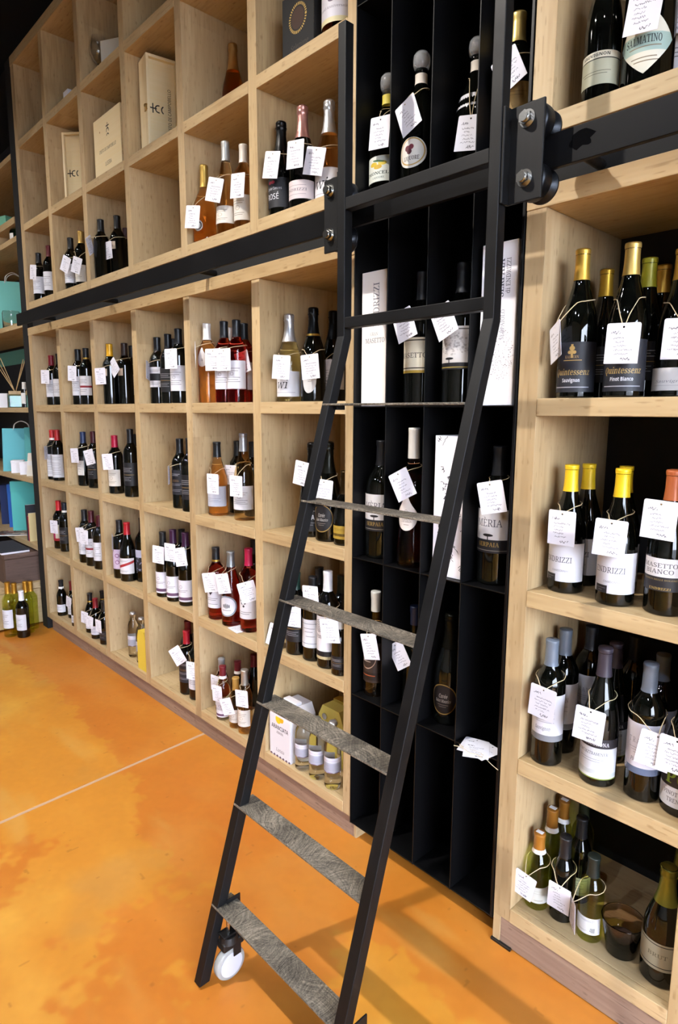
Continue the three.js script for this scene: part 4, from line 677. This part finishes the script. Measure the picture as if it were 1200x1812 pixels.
BOTTLES.forEach((b, n) => {
  const [cell, t, glass, cap, lab, x, z, sc, card, look, ord] = b, P = PROF[t], [y, where] = place(cell);
  const kind = t === 'so' ? 'soda_bottle' : ['lm', 'cg', 'li'].includes(t) ? 'liqueur_bottle' : 'wine_bottle';
  let label = [look, ord, where].filter(Boolean).join(', ');
  if (words(label) > 16) label = [look, where].join(', ');
  if (words(label) > 16) label = [look.split(' ').slice(0, 5).join(' '), ord, where].filter(Boolean).join(', ');
  if (seen.has(label)) console.warn('same label', label); seen.add(label);
  const o = thing(kind, label, 'bottle', [x, y, z], `bottles in ${where}`);
  o.scale.y = sc;
  mesh('glass_body', bodyGeo(t), glassMat[glass], o);
  const cp = mesh(P.stopper ? 'stopper' : t === 'so' ? 'crown_cap' : P.foil ? 'foil' : 'capsule', capGeo(t), P.stopper ? stopperMat : capMat(cap, P.foil || t === 'so' ? 1 : 0), o);
  if (/white neck band|banded maroon|white-banded/.test(look)) mesh('neck_band', bandGeo(t, P.cap + 0.002, P.cap + 0.014, 0.0016), whiteBand, o);
  if (/gold-banded|gold-ringed black cap|gold-crested|gold-ringed cap/.test(look)) mesh('neck_band', bandGeo(t, P.cap + 0.004, P.cap + 0.011, 0.0016), goldBand, o);
  if (t === 'lm') mesh('neck_label', bandGeo(t, 0.268, 0.296, 0.0008), plainMat(glass === 'c' ? 0xd8c850 : 0xd8d0c4, 0.6), o);
  if (cap === '9a6420' || cap === '8a5a1c') { mesh('neck_band', bandGeo(t, 0.172, 0.184, 0.0018), whiteBand, o); mesh('sticker', box(-0.009, 0.009, 0.2322, 0.233, -0.006, 0.006, 0), stickerMat, cp); }
  const yaw = (cell[0] === 'L' ? 0.35 : 0.18) + R(-0.12, 0.12);
  if (lab !== 'no') {
    const sh = SHAPED[lab]; let g;
    if (sh) g = wrapGeo(t, lab, lab === 'tw' ? 0.165 : lab === 'di' ? 0.08 : (t === 'sp' ? 0.075 : (P.lab[0] + P.lab[1]) / 2), sh[1], sh[2], sh[3]);
    else { let [a, c2, arc] = LABY[lab] || [...P.lab, 3.1]; const k = t === 'sm' ? 0.72 : t === 'ss' ? 0.8 : 1; if (t === 'mg' && !['ma', 'me', 'tn', 'tr'].includes(lab)) [a, c2] = P.lab; g = labelGeo(t, lab, a * k, Math.min(c2 * k, P.p[2][1]), arc); if (t === 'lm' || t === 'pv' || t === 'so' || t === 'li') g = labelGeo(t, lab, P.lab[0], P.lab[1], arc > 3.2 || t === 'so' ? 5.6 : 2.9); if (lab === 'bs') g = labelGeo(t, lab, 0.165, 0.2, 3.4); }
    mesh('label', g, labelMat, o).rotation.y = yaw;
  }
  if (card) {
    const [dx, dy, tilt, yawC] = card, tl = `white handwritten price tag on the ${ord ? ord + ' ' : ''}bottle, ${where}`;
    const w = thing('price_tag', tl, 'price tag', [x, y, z], 'price tags hanging on bottles');
    const cy = dy, cz = P.r + 0.018, a = THREE.MathUtils.degToRad(-tilt), cw = cell[0] === 'L' ? 0.3 : 0.12;
    const cg = mesh('card', cardGeos[n % 8], cardMat, w); cg.position.set(dx, cy, cz); cg.rotation.set(0, yawC === undefined ? cw + R(-0.15, 0.15) : yawC, a, 'YXZ');
    if (t === 'sm') cg.scale.set(0.86, 0.86, 1);
    cg.updateMatrix(); const hole = new THREE.Vector3(0, 0.032, 0.0003).applyMatrix4(cg.matrix);
    // twine: once round the neck and down through the eyelet
    const ny = Math.min(Math.max(hole.y + 0.018, P.cap * sc * 0.82), P.cap * sc - 0.006), nr = radAt(t, ny / sc) + 0.003, ph = Math.atan2(hole.x, hole.z), pts = [];
    for (let i = 0; i <= 8; i++) { const q = ph + 0.75 + (Math.PI * 2 - 1.5) * i / 8; pts.push(new THREE.Vector3(nr * Math.sin(q), ny + 0.006 * Math.cos(q - ph) * -1, nr * Math.cos(q))); }
    pts.push(hole.clone().lerp(pts[8], 0.45).add(new THREE.Vector3(0, 0, 0.004)), hole, hole.clone().lerp(pts[0], 0.45).add(new THREE.Vector3(0, 0, 0.005)));
    mesh('twine', new THREE.TubeGeometry(new THREE.CatmullRomCurve3(pts, true, 'catmullrom', 0.3), 34, 0.0011, 4, true), twine, w);
  }
});

// ------------------------------------------------------------------ boxes and other things in the racks
function print(w, h, draw, bg) { const c = document.createElement('canvas'); c.width = w; c.height = h; const g = c.getContext('2d'); g.fillStyle = bg; g.fillRect(0, 0, w, h); g.textAlign = 'center'; g.textBaseline = 'middle'; draw(g); const t = new THREE.CanvasTexture(c); t.colorSpace = THREE.SRGBColorSpace; return new THREE.MeshPhysicalMaterial({ map: t, roughness: 0.7 }); }
function woodPrint(w, h, draw) { return print(w, h, (c) => { for (let y = 0; y < h; y += 1) { const v = vnoise(y / 5, 0.3, 77) * 0.6 + vnoise(y / 17, 0.7, 78) * 0.4; c.fillStyle = `rgba(${180 + 30 * v | 0},${140 + 30 * v | 0},80,${0.08 + 0.14 * v})`; c.fillRect(0, y, w, 1); } draw(c); }, '#f0e0b8'); }
const mark = (c, x, y, s, turn) => { c.save(); c.translate(x, y); c.rotate(turn); c.strokeStyle = '#241c16'; c.lineWidth = s * 0.13; c.beginPath(); c.moveTo(-s * 0.5, -s * 0.55); c.lineTo(s * 0.5, -s * 0.55); c.moveTo(0, -s * 0.95); c.lineTo(0, -s * 0.1); c.stroke(); c.beginPath(); c.arc(0, s * 0.1, s * 0.36, Math.PI * 0.1, Math.PI * 0.9, true); c.stroke(); c.beginPath(); c.arc(0, s * 0.85, s * 0.4, Math.PI * 1.15, Math.PI * 1.85); c.stroke(); c.restore(); };
function boxFace(name, w, h, mat, parent, z) { const m = mesh(name, new THREE.BoxGeometry(w, h, 0.0012), mat, parent); m.position.set(0, h / 2, z + 0.0006); return m; }

// carton wine boxes in the steel rack: origin at the base centre of the front face
function giftBox(label, x, y, z, w, h, d, mat, mats, turn = 0) {
  const o = thing('gift_box', label, 'box', [x, y, z], undefined, turn);
  mesh('carton', box(-w / 2, w / 2, 0, h, -d, 0, 0.001), mat, o);
  if (mats) boxFace('printed_front', w - 0.003, h - 0.003, mats, o, 0).position.y += 0.0015;
  return o;
}
const whiteCard = paper(0xeceaf0);
giftBox('white wine gift box with grey capital lettering, first column of the black rack', 0.0855, BY.M, -0.018, 0.098, 0.375, 0.095, whiteCard, print(256, 1024, (c) => { c.save(); c.translate(150, 250); c.rotate(-Math.PI / 2); txt(c, 'ENDRIZZI', 0, 0, 84, '#6a6a72'); c.restore(); txt(c, 'GRAN', 130, 470, 34, '#8a8a90'); txt(c, 'MASETTO', 140, 520, 50, '#3a3a42'); }, '#efeae6'));
giftBox('tall white wine gift box with speckled print, last column of the black rack', 0.4945, BY.M, -0.016, 0.098, 0.378, 0.095, whiteCard, print(256, 1024, (c) => { c.save(); c.translate(150, 250); c.rotate(-Math.PI / 2); txt(c, 'SERPAIA', 30, -6, 62, '#4a4a56', 'serif', 'bold'); txt(c, 'di ENDRIZZI', 40, 46, 44, '#5a5a64'); txt(c, 'SERPAIOLO', -260, 16, 40, '#7a7a84'); c.restore(); for (let i = 0; i < 420; i++) { const a = hash(i, 1, 9) * 6.28, r = Math.sqrt(hash(i, 2, 9)) * 150; blot(c, 150 + r * Math.cos(a) * 0.7, 700 + r * Math.sin(a) * 1.1, 1.5 + 3 * hash(i, 3, 9) * hash(i, 4, 9), `rgba(110,100,110,${0.35 + 0.5 * hash(i, 5, 9)})`); } }, '#ecebf1'));
giftBox('white wine gift box with black line drawing, third column of the black rack', 0.3635, BY.R2, -0.02, 0.096, 0.378, 0.095, whiteCard, print(256, 1024, (c) => { c.strokeStyle = '#2a2a30'; c.lineWidth = 4; for (let k = 0; k < 26; k++) { let x = hash(k, 1, 6) * 256, y = 30 + k * 38; c.beginPath(); c.moveTo(x, y); for (let i = 0; i < 7; i++) { x += (hash(k, i, 7) - 0.4) * 44; y += (hash(k, i, 8) - 0.5) * 40; c.lineTo(x, y); } c.stroke(); } }, '#eeeaf0'));
{
  // black presentation box with gold ring
  const o = giftBox('black gift box with a gold medallion, oak column six, second row above rail', -0.262, U[1], -0.03, 0.15, 0.185, 0.11, paper(0x0c0b0c), print(256, 316, (c) => { c.strokeStyle = '#b99a50'; c.lineWidth = 14; c.setLineDash([7, 5]); c.beginPath(); c.arc(128, 130, 66, 0, 7); c.stroke(); c.setLineDash([]); blot(c, 128, 130, 52, '#3a2418'); txt(c, 'Selezione', 140, 262, 38, '#4a4038', 'serif', 'italic'); }, '#0d0c0d'));
}
{
  // open pine wine boxes: tray with sides, recessed panel carrying the print
  const wineBox = (label, x, y, z, turn, clasp) => {
    const o = thing('wooden_wine_box', label, 'box', [x, y, z], undefined, turn), w = 0.135, h = 0.375, d = 0.1, t = 0.011;
    mesh('side', box(-w / 2, -w / 2 + t, 0, h, -d, 0, 0.001, 1), pine, o); mesh('side', box(w / 2 - t, w / 2, 0, h, -d, 0, 0.001, 1), pine, o);
    mesh('end', box(-w / 2 + t, w / 2 - t, h - t, h, -d, 0, 0.001, 0), pine, o); mesh('end', box(-w / 2 + t, w / 2 - t, 0, t, -d, 0, 0.001, 0), pine, o);
    mesh('back', box(-w / 2 + t, w / 2 - t, t, h - t, -d, -d + 0.006, 0, 1), pine, o);
    const pm = woodPrint(256, 800, (c) => { mark(c, 84, 420, 84, -Math.PI / 2); c.save(); c.translate(200, 430); c.rotate(-Math.PI / 2); txt(c, 'CRISTO DI CAMPOBELLO', 0, 0, 44, '#2a201a', 'sans-serif'); c.restore(); });
    const pn = boxFace('printed_panel', w - 2 * t - 0.001, h - 2 * t - 0.001, pm, o, -0.018); pn.position.y += t;
    if (clasp) mesh('clasp', mergeGeometries([box(-w / 2 - 0.004, -w / 2, 0.16, 0.185, -0.03, -0.006, 0.001), new THREE.TorusGeometry(0.009, 0.0016, 8, 20).translate(-w / 2 - 0.004, 0.172, -0.002)]), brass, o);
  };
  wineBox('open pine wine box, oak column two, second row above rail', -2.2, U[1], -0.11, 0.72);
  wineBox('open pine wine box with brass clasp, oak column four, second row above rail', -1.225, U[1], -0.1, 1.4, true);
  const o = thing('wooden_crate', 'pine wine crate with black lettering, oak column three, second row above rail', 'crate', [-1.635, U[1], -0.035]), w = 0.285, h = 0.27, d = 0.2;
  const cm = woodPrint(512, 480, (c) => { mark(c, 270, 130, 60, 0); c.save(); txt(c, 'CRISTO DI CAMPOBELLO', 256, 262, 34, '#3a2c22', 'sans-serif'); txt(c, 'LUSIRA', 262, 372, 44, '#3a2c22', 'sans-serif'); c.restore(); blot(c, 120, 110, 7, '#a87a50'); });
  mesh('side', box(-w / 2, -w / 2 + 0.01, 0, h, -d, -0.001, 0.001, 2), pine, o); mesh('side', box(w / 2 - 0.01, w / 2, 0, h, -d, -0.001, 0.001, 2), pine, o);
  mesh('bottom', box(-w / 2 + 0.01, w / 2 - 0.01, 0, 0.01, -d, -0.01, 0, 0), pine, o); mesh('lid', box(-w / 2 + 0.01, w / 2 - 0.01, h - 0.01, h, -d, -0.01, 0, 0), pine, o); mesh('back', box(-w / 2 + 0.01, w / 2 - 0.01, 0.01, h - 0.01, -d, -d + 0.01, 0, 0), pine, o);
  mesh('front', box(-w / 2 + 0.01, w / 2 - 0.01, 0.01, h - 0.01, -0.01, -0.002, 0, 0), pine, o); boxFace('printed_front', w, h, cm, o, -0.001);
}
{
  // stemmed glasses
  const wineGlass = (label, x, y, z, s) => {
    const q = [[0.0001, 0], [0.034, 0], [0.035, 0.0015], [0.01, 0.006], [0.0035, 0.014], [0.0035, 0.085], [0.008, 0.094], [0.026, 0.108], [0.039, 0.13], [0.042, 0.15], [0.038, 0.185], [0.033, 0.21], [0.0322, 0.21], [0.037, 0.185], [0.041, 0.15], [0.038, 0.131], [0.025, 0.1095], [0.006, 0.097], [0.0001, 0.096]];
    const o = thing('wine_glass', label, 'glass', [x, y, z]);
    mesh('bowl_and_stem', new THREE.LatheGeometry(q.map(([a, b]) => new THREE.Vector2(a * s, b * s)), 40), new THREE.MeshPhysicalMaterial({ color: 0xffffff, roughness: 0.01, transmission: 1, thickness: 0.002, ior: 1.5 }), o);
  };
  wineGlass('clear stemmed wine glass, oak column three, third row above rail', -1.785, U[2], -0.08, 0.98);
  wineGlass('clear stemmed wine glass, oak column one, third row above rail', -2.5, U[2], -0.1, 0.75);
  const wb = tag(mesh('display_card', box(-0.055, 0.055, 0, 0.17, -0.004, 0.004, 0.0005), paper(0xd8d4c8)), 'pale grey card leaning behind the wine glass, oak column three, third row above rail', 'card'); wb.position.set(-1.69, U[2], -0.1); wb.rotation.y = 0.5;
  const sb = tag(mesh('small_box', box(-0.03, 0.03, 0, 0.06, -0.03, 0.03, 0.001), whiteCard), 'small white box, oak column two, third row above rail', 'box'); sb.position.set(-2.075, U[2], -0.06);
}
{
  // dark smoked-glass tumbler with a candle-dark filling
  const o = thing('glass_cup', 'smoked dark glass cup, right rack, bottom row', 'cup', [0.868, S[0], -0.082]);
  const q = [[0.0001, 0], [0.03, 0], [0.034, 0.003], [0.048, 0.086], [0.0485, 0.088], [0.047, 0.0888], [0.0455, 0.087], [0.032, 0.012], [0.0001, 0.01]];
  mesh('glass', new THREE.LatheGeometry(q.map((a) => new THREE.Vector2(...a)), 48), new THREE.MeshPhysicalMaterial({ color: 0xffffff, roughness: 0.03, transmission: 1, thickness: 0.004, ior: 1.5, attenuationColor: new THREE.Color(0.3, 0.2, 0.16), attenuationDistance: 0.006 }), o);
  mesh('coffee_beans', new THREE.LatheGeometry([[0.0001, 0.0105], [0.031, 0.0125], [0.036, 0.034], [0.03, 0.037], [0.0001, 0.036]].map((a) => new THREE.Vector2(...a)), 40), plainMat(0x2a160d, 0.8), o);
}
// soft-drink cartons
{
  const pack = (label, x, y, z, w, h, d, col, front, turn = 0) => {
    const o = thing('drinks_carton', label, 'carton', [x, y, z], undefined, turn), m = paper(col);
    const s = new THREE.Shape([[-w / 2, 0], [w / 2, 0], [w / 2, h * 0.8], [w * 0.34, h], [-w * 0.34, h], [-w / 2, h * 0.8]].map((a) => new THREE.Vector2(...a)));
    const g = new THREE.ExtrudeGeometry(s, { depth: d, bevelEnabled: false }); g.translate(0, 0, -d); mesh('carton', g, m, o);
    mesh('carry_handle', box(-w * 0.3, w * 0.3, h, h + 0.012, -d * 0.62, -d * 0.38, 0.002), m, o);
    if (front) { const f = boxFace('printed_front', w - 0.002, h * 0.8, front, o, 0); f.position.y = h * 0.4; }
    return o;
  };
  const f1 = print(256, 320, (c) => { blot(c, 110, 18, 34, '#e8c020'); blot(c, 150, 10, 26, '#d8a818'); txt(c, 'ARANCIATA', 128, 84, 44, '#3a3440', 'sans-serif', 'bold'); txt(c, 'AMARA', 128, 122, 30, '#4a4450', 'sans-serif'); txt(c, 'Lurisia', 128, 262, 36, '#5a5460', 'serif', 'italic'); for (let i = 0; i < 7; i++) blot(c, 18 + i * 38, 318, 14, '#5a4050'); }, '#d8d6dc');
  pack('white orange-soda carton with black lettering, oak column six, bottom row', -0.362, S[0], -0.012, 0.122, 0.2, 0.12, 0xd9d7dc, f1);
  const o = pack('yellow-green drinks carton with bottle caps showing, oak column six, bottom row', -0.215, S[0], -0.13, 0.13, 0.21, 0.13, 0xd2c05e, null);
  for (const dx of [-0.03, 0.028]) { const b = mesh('crown_cap', cyl(0.012, 0.014, 0.012, dx, 0.17, -0.002, 'z', 20), chrome, o); b.name = 'crown_cap'; }
  mesh('orange_print', new THREE.CircleGeometry(0.016, 24).translate(-0.012, 0.1, 0.0008), paper(0xd98a2a), o);
  pack('yellow drinks carton half behind the divider, oak column three, bottom row', -1.472, S[0], -0.012, 0.085, 0.2, 0.11, 0xd6b93a, null);
}
// cards lying about
{
  const pile = [[0.478, 0.0012, -0.012, 0.3], [0.512, 0.0024, -0.01, -0.2], [0.498, 0.0036, 0.004, 0.55]];
  pile.forEach(([x, dy, z, a], i) => { const o = thing('price_tag', ['loose white price tag lying lowest in the pile, black column four', 'loose white price tag in the middle of the pile, black column four', 'loose white price tag on top of the pile, black column four'][i], 'price tag', [x, BY.R3 + dy, z], 'loose tags on the steel shelf'); const m = mesh('card', cardGeos[i + 2], cardMat, o); m.rotation.set(-Math.PI / 2, 0, a);
    const pts = []; for (let k = 0; k < 6; k++) pts.push(new THREE.Vector3(-0.03 + 0.02 * k * Math.cos(a) - 0.012 * i, 0.0012 + (k > 3 ? -0.012 * (k - 3) * (i === 1 ? 1 : 0) : 0), 0.022 + 0.004 * Math.sin(k * 2 + i))); mesh('twine', new THREE.TubeGeometry(new THREE.CatmullRomCurve3(pts), 16, 0.0011, 4), twine, o); });
  const o = thing('price_tag', 'loose white price tag lying on the shelf, oak column five, second row up', 'price tag', [-0.645, S[1] + 0.0002, -0.034]); const m = mesh('card', cardGeos[1], cardMat, o); m.rotation.set(-Math.PI / 2, 0, 1.45); m.position.y = 0.001;
  const q = thing('price_tag', 'white price tag leaning at the left wall, oak column six, second row up', 'price tag', [-0.395, S[1], -0.018]); const m2 = mesh('card', cardGeos[5], cardMat, q); m2.rotation.set(-0.2, 0.25, -0.15, 'YXZ'); m2.position.y = 0.045;
}

// ------------------------------------------------------------------ far left: gift shelf, bench, chest
const teal = paper(0x74c0b6), tealDark = paper(0x58a8a8), navy = paper(0x1c2a55), blueCard = paper(0x2a62b8), slate = paper(0x2c2d36);
{
  const o = thing('display_shelf', 'oak shelves in a black frame beyond the left end of the racks', 'shelf');
  for (const x of [-2.821, -5.2]) mesh('post', box(x - 0.045, x + 0.045, 0, 3.36, -D, 0.001, 0.002), darkPaint, o);
  const front = [0.53, 0.965, 1.41, 1.925, 2.425, 2.88];
  for (const y of front) mesh('shelf', box(-5.155, -2.866, y - 0.032, y, -D, 0, 0.002, 0), oak, o);
  mesh('back_panel', box(-5.155, -2.866, 0.02, 3.36, -D - 0.01, -D, 0), plainMat(0x24252d, 0.6), o);
  mesh('sign_strip', box(-5.155, -2.866, 1.76, 1.87, -D, -D + 0.012, 0.001), teal, o);
}
{
  const b = thing('bench', 'low oak bench with drawer front beside the far rack end', 'bench', [-3.3, 0, 0.2]);
  mesh('body', box(-0.4, 0.388, 0.01, 0.24, -0.5, 1.0, 0.002, 2), oakSide, b); mesh('top', box(-0.4, 0.4, 0.245, 0.285, -0.5, 1.01, 0.003, 2), oakSide, b);
  const c = thing('wooden_chest', 'dark brown wooden chest standing on the oak bench', 'chest', [-3.2, 0.285, 0.12]);
  mesh('body', box(-0.25, 0.25, 0, 0.165, -0.32, 0.06, 0.003, 2), chestWood, c); mesh('lid', box(-0.252, 0.252, 0.166, 0.195, -0.322, 0.062, 0.003, 2), chestWood, c);
  const f = thing('flat_box', 'flat black box with white edge lying on the brown chest', 'box', [-3.16, 0.48, 0.14]);
  mesh('tray', box(-0.17, 0.19, 0, 0.012, -0.12, 0.05, 0.001), whiteCard, f); mesh('lid', box(-0.172, 0.192, 0.012, 0.022, -0.122, 0.052, 0.001), slate, f);
}
{
  const bag = (label, x, y, z, w, h, d, m, turn, tilt) => {
    const o = thing('gift_bag', label, 'bag', [x, y, z], undefined, turn); o.rotation.z = tilt || 0;
    const s = new THREE.BoxGeometry(w, h, d, 1, 1, 1), p = s.attributes.position; for (let i = 0; i < p.count; i++) if (p.getY(i) > 0) { p.setZ(i, p.getZ(i) * 0.35); p.setX(i, p.getX(i) * 0.94); } s.translate(0, h / 2, 0); s.computeVertexNormals(); mesh('paper_body', s, m, o);
    for (const k of [-1, 1]) { const c = new THREE.CatmullRomCurve3([[-w * 0.2, h * 0.97, 0], [-w * 0.16, h * 1.1, 0.004], [0, h * 1.17, 0.006], [w * 0.16, h * 1.1, 0.004], [w * 0.2, h * 0.97, 0]].map((a) => new THREE.Vector3(a[0], a[1], k * (d * 0.18 + a[2])))); mesh('handle', new THREE.TubeGeometry(c, 16, 0.0026, 5), whiteBand, o); }
    return o;
  };
  bag('large turquoise gift bag with white handles on the far upper shelf', -3.5, 1.925, -0.16, 0.26, 0.34, 0.12, teal, 1.15);
  bag('turquoise gift bag with white ribbon handles on the far middle shelf', -3.52, 0.965, -0.15, 0.26, 0.3, 0.11, paper(0x66b6c0), 1.2);
  bag('turquoise gift bag behind the other bag on the far middle shelf', -3.3, 0.965, -0.2, 0.2, 0.31, 0.09, tealDark, 1.1);
  const gb = (label, x, y, z, w, h, d, m, turn = 0, name = 'gift_box') => { const b = thing(name, label, 'box', [x, y, z], undefined, turn); mesh('carton', box(-w / 2, w / 2, 0, h, -d / 2, d / 2, 0.0012), m, b); mesh('lid_edge', box(-w / 2 - 0.0012, w / 2 + 0.0012, h * 0.8, h + 0.001, -d / 2 - 0.0012, d / 2 + 0.0012, 0.0012), m, b); return b; };
  gb('white gift box, left of two small ones on the far middle shelf', -3.36, 0.965, -0.065, 0.08, 0.085, 0.075, whiteCard, 1.1);
  gb('white gift box, right of two small ones on the far middle shelf', -3.19, 0.965, -0.065, 0.075, 0.085, 0.06, whiteCard, 1.1);
  const tr = thing('cream_package', 'tall cream wedge-shaped package beside the small white gift boxes', 'package', [-3.06, 0.965, -0.05], undefined, 1.1); const ts = new THREE.Shape([[-0.025, 0], [0.025, 0], [0.012, 0.15], [-0.008, 0.15]].map((a) => new THREE.Vector2(...a))); mesh('paper_body', new THREE.ExtrudeGeometry(ts, { depth: 0.03, bevelEnabled: false }).translate(0, 0, -0.015), paper(0xe6dfd0), tr); mesh('sticker', box(-0.012, 0.012, 0.07, 0.1, 0.0152, 0.016, 0), whiteBand, tr);
  gb('navy blue box on the far low shelf', -3.9, 0.53, -0.15, 0.12, 0.3, 0.12, navy, 1.1);
  gb('bright blue box on the far low shelf', -3.72, 0.53, -0.14, 0.1, 0.32, 0.1, blueCard, 1.1);
  gb('turquoise box on the far low shelf', -3.5, 0.53, -0.14, 0.18, 0.36, 0.08, paper(0x56b4ae), 1.1);
  const book = (label, x, w, h, m, lean) => { const b = thing('book', label, 'book', [x, 0.53, -0.07]); b.rotation.z = lean; mesh('cover', box(-w / 2, w / 2, 0, h, -0.09, 0.06, 0.001), m, b); mesh('pages', box(-w / 2 + 0.0015, w / 2 - 0.0015, 0.002, h + 0.0005, -0.088, 0.058, 0), whiteBand, b); };
  book('black book standing at the far low shelf end', -3.09, 0.014, 0.24, slate, 0.03); book('red book standing at the far low shelf end', -3.065, 0.009, 0.17, paper(0x9a1f34), 0.0); book('cream book standing at the far low shelf end', -3.045, 0.008, 0.19, paper(0xd8c48e), 0.0);
  const mg = thing('magazine', 'open-cornered colour magazine lying on the far low shelf', 'magazine', [-3.39, 0.5302, -0.03], undefined, 1.0); mesh('pages', box(-0.13, 0.13, 0, 0.006, -0.1, 0.07, 0.001), whiteBand, mg);
  const mm = print(256, 192, (c) => { for (let i = 0; i < 40; i++) { c.fillStyle = ['#7a2a24', '#2c2a2e', '#b0705a', '#d8c8b8', '#5a3a34', '#8a8a90'][i % 6]; c.fillRect(hash(i, 1, 2) * 220, hash(i, 2, 2) * 160, 20 + hash(i, 3, 2) * 60, 10 + hash(i, 4, 2) * 30); } }, '#4a3a38'); const mp = mesh('printed_cover', new THREE.BoxGeometry(0.258, 0.0008, 0.168), mm, mg); mp.position.set(0, 0.0066, -0.015);
  // reed diffuser
  const rd = thing('reed_diffuser', 'square glass reed diffuser with wooden collar on the far eye-level shelf', 'diffuser', [-3.36, 1.41, -0.08], undefined, 1.2);
  const dg = new THREE.MeshPhysicalMaterial({ color: 0xffffff, roughness: 0.03, transmission: 1, thickness: 0.05, ior: 1.4, attenuationColor: new THREE.Color(0.45, 0.82, 0.7), attenuationDistance: 0.06 });
  mesh('glass_bottle', new RoundedBoxGeometry(0.085, 0.085, 0.085, 3, 0.006).translate(0, 0.0425, 0), dg, rd); mesh('collar', box(-0.04, 0.04, 0.086, 0.112, -0.04, 0.04, 0.004), oak, rd);
  for (let i = 0; i < 6; i++) { const a = [-0.5, -0.42, -0.34, 0.3, 0.4, 0.5][i], g = new THREE.CylinderGeometry(0.0024, 0.0024, 0.24, 6); g.translate(0, 0.12, 0); g.rotateZ(-a); g.rotateY(0.2 * i); g.translate(0, 0.1, 0); mesh('reed', g, paper(0xc9a878), rd); }
  gb('white candle box beside the reed diffuser', -3.62, 1.41, -0.07, 0.07, 0.1, 0.06, whiteCard, 1.1);
  const sp = thing('spray_bottle', 'slim clear spray bottle with white cap beside the reed diffuser', 'bottle', [-3.14, 1.41, -0.07]); mesh('glass_body', cyl(0.022, 0.022, 0.12, 0, 0.06, 0), glassMat.s, sp); mesh('cap', cyl(0.012, 0.014, 0.045, 0, 0.1425, 0), whiteBand, sp); mesh('label', new THREE.CylinderGeometry(0.0225, 0.0225, 0.07, 24, 1, true, -0.5, 2).translate(0, 0.06, 0), whiteBand, sp);
  const jr = thing('glass_jar', 'clear glass jar in front of the turquoise bag on the far upper shelf', 'jar', [-3.3, 1.925, -0.07]); mesh('glass', new THREE.LatheGeometry([[0.0001, 0], [0.05, 0], [0.055, 0.005], [0.055, 0.1], [0.05, 0.115], [0.047, 0.115], [0.052, 0.1], [0.052, 0.008], [0.0001, 0.006]].map((a) => new THREE.Vector2(...a)), 40), new THREE.MeshPhysicalMaterial({ color: 0xffffff, roughness: 0.02, transmission: 1, thickness: 0.003, ior: 1.5 }), jr);
  const gbt = thing('green_bottle', 'dark green glass bottle with white label on the far top shelf', 'bottle', [-3.04, 2.425, -0.05]); mesh('glass_body', new THREE.LatheGeometry([[0.0001, 0], [0.03, 0], [0.032, 0.004], [0.032, 0.06], [0.028, 0.072], [0.0001, 0.075]].map((a) => new THREE.Vector2(...a)), 30), new THREE.MeshPhysicalMaterial({ color: 0xffffff, roughness: 0.03, transmission: 1, thickness: 0.05, ior: 1.4, attenuationColor: new THREE.Color(0.03, 0.4, 0.25), attenuationDistance: 0.03 }), gbt); mesh('label', new THREE.CylinderGeometry(0.0324, 0.0324, 0.035, 24, 1, true, -0.7, 1.6).translate(0, 0.03, 0), whiteBand, gbt);
  const rs = thing('wooden_riser', 'small oak riser standing over the green bottle on the far top shelf', 'riser', [-3.12, 2.425, -0.08]); mesh('board', box(-0.24, 0.2, 0.08, 0.12, -0.07, 0.07, 0.002, 0), oak, rs); mesh('leg', box(-0.24, -0.2, 0, 0.08, -0.06, 0.06, 0.002), oak, rs); mesh('leg', box(0.18, 0.2, 0, 0.08, -0.07, -0.03, 0.002), oak, rs);
  gb('small sea-green box standing on the oak riser', -3.22, 2.5455, -0.06, 0.1, 0.06, 0.08, paper(0x6fb59a), 0.3);
}

renderer.render(scene, camera);
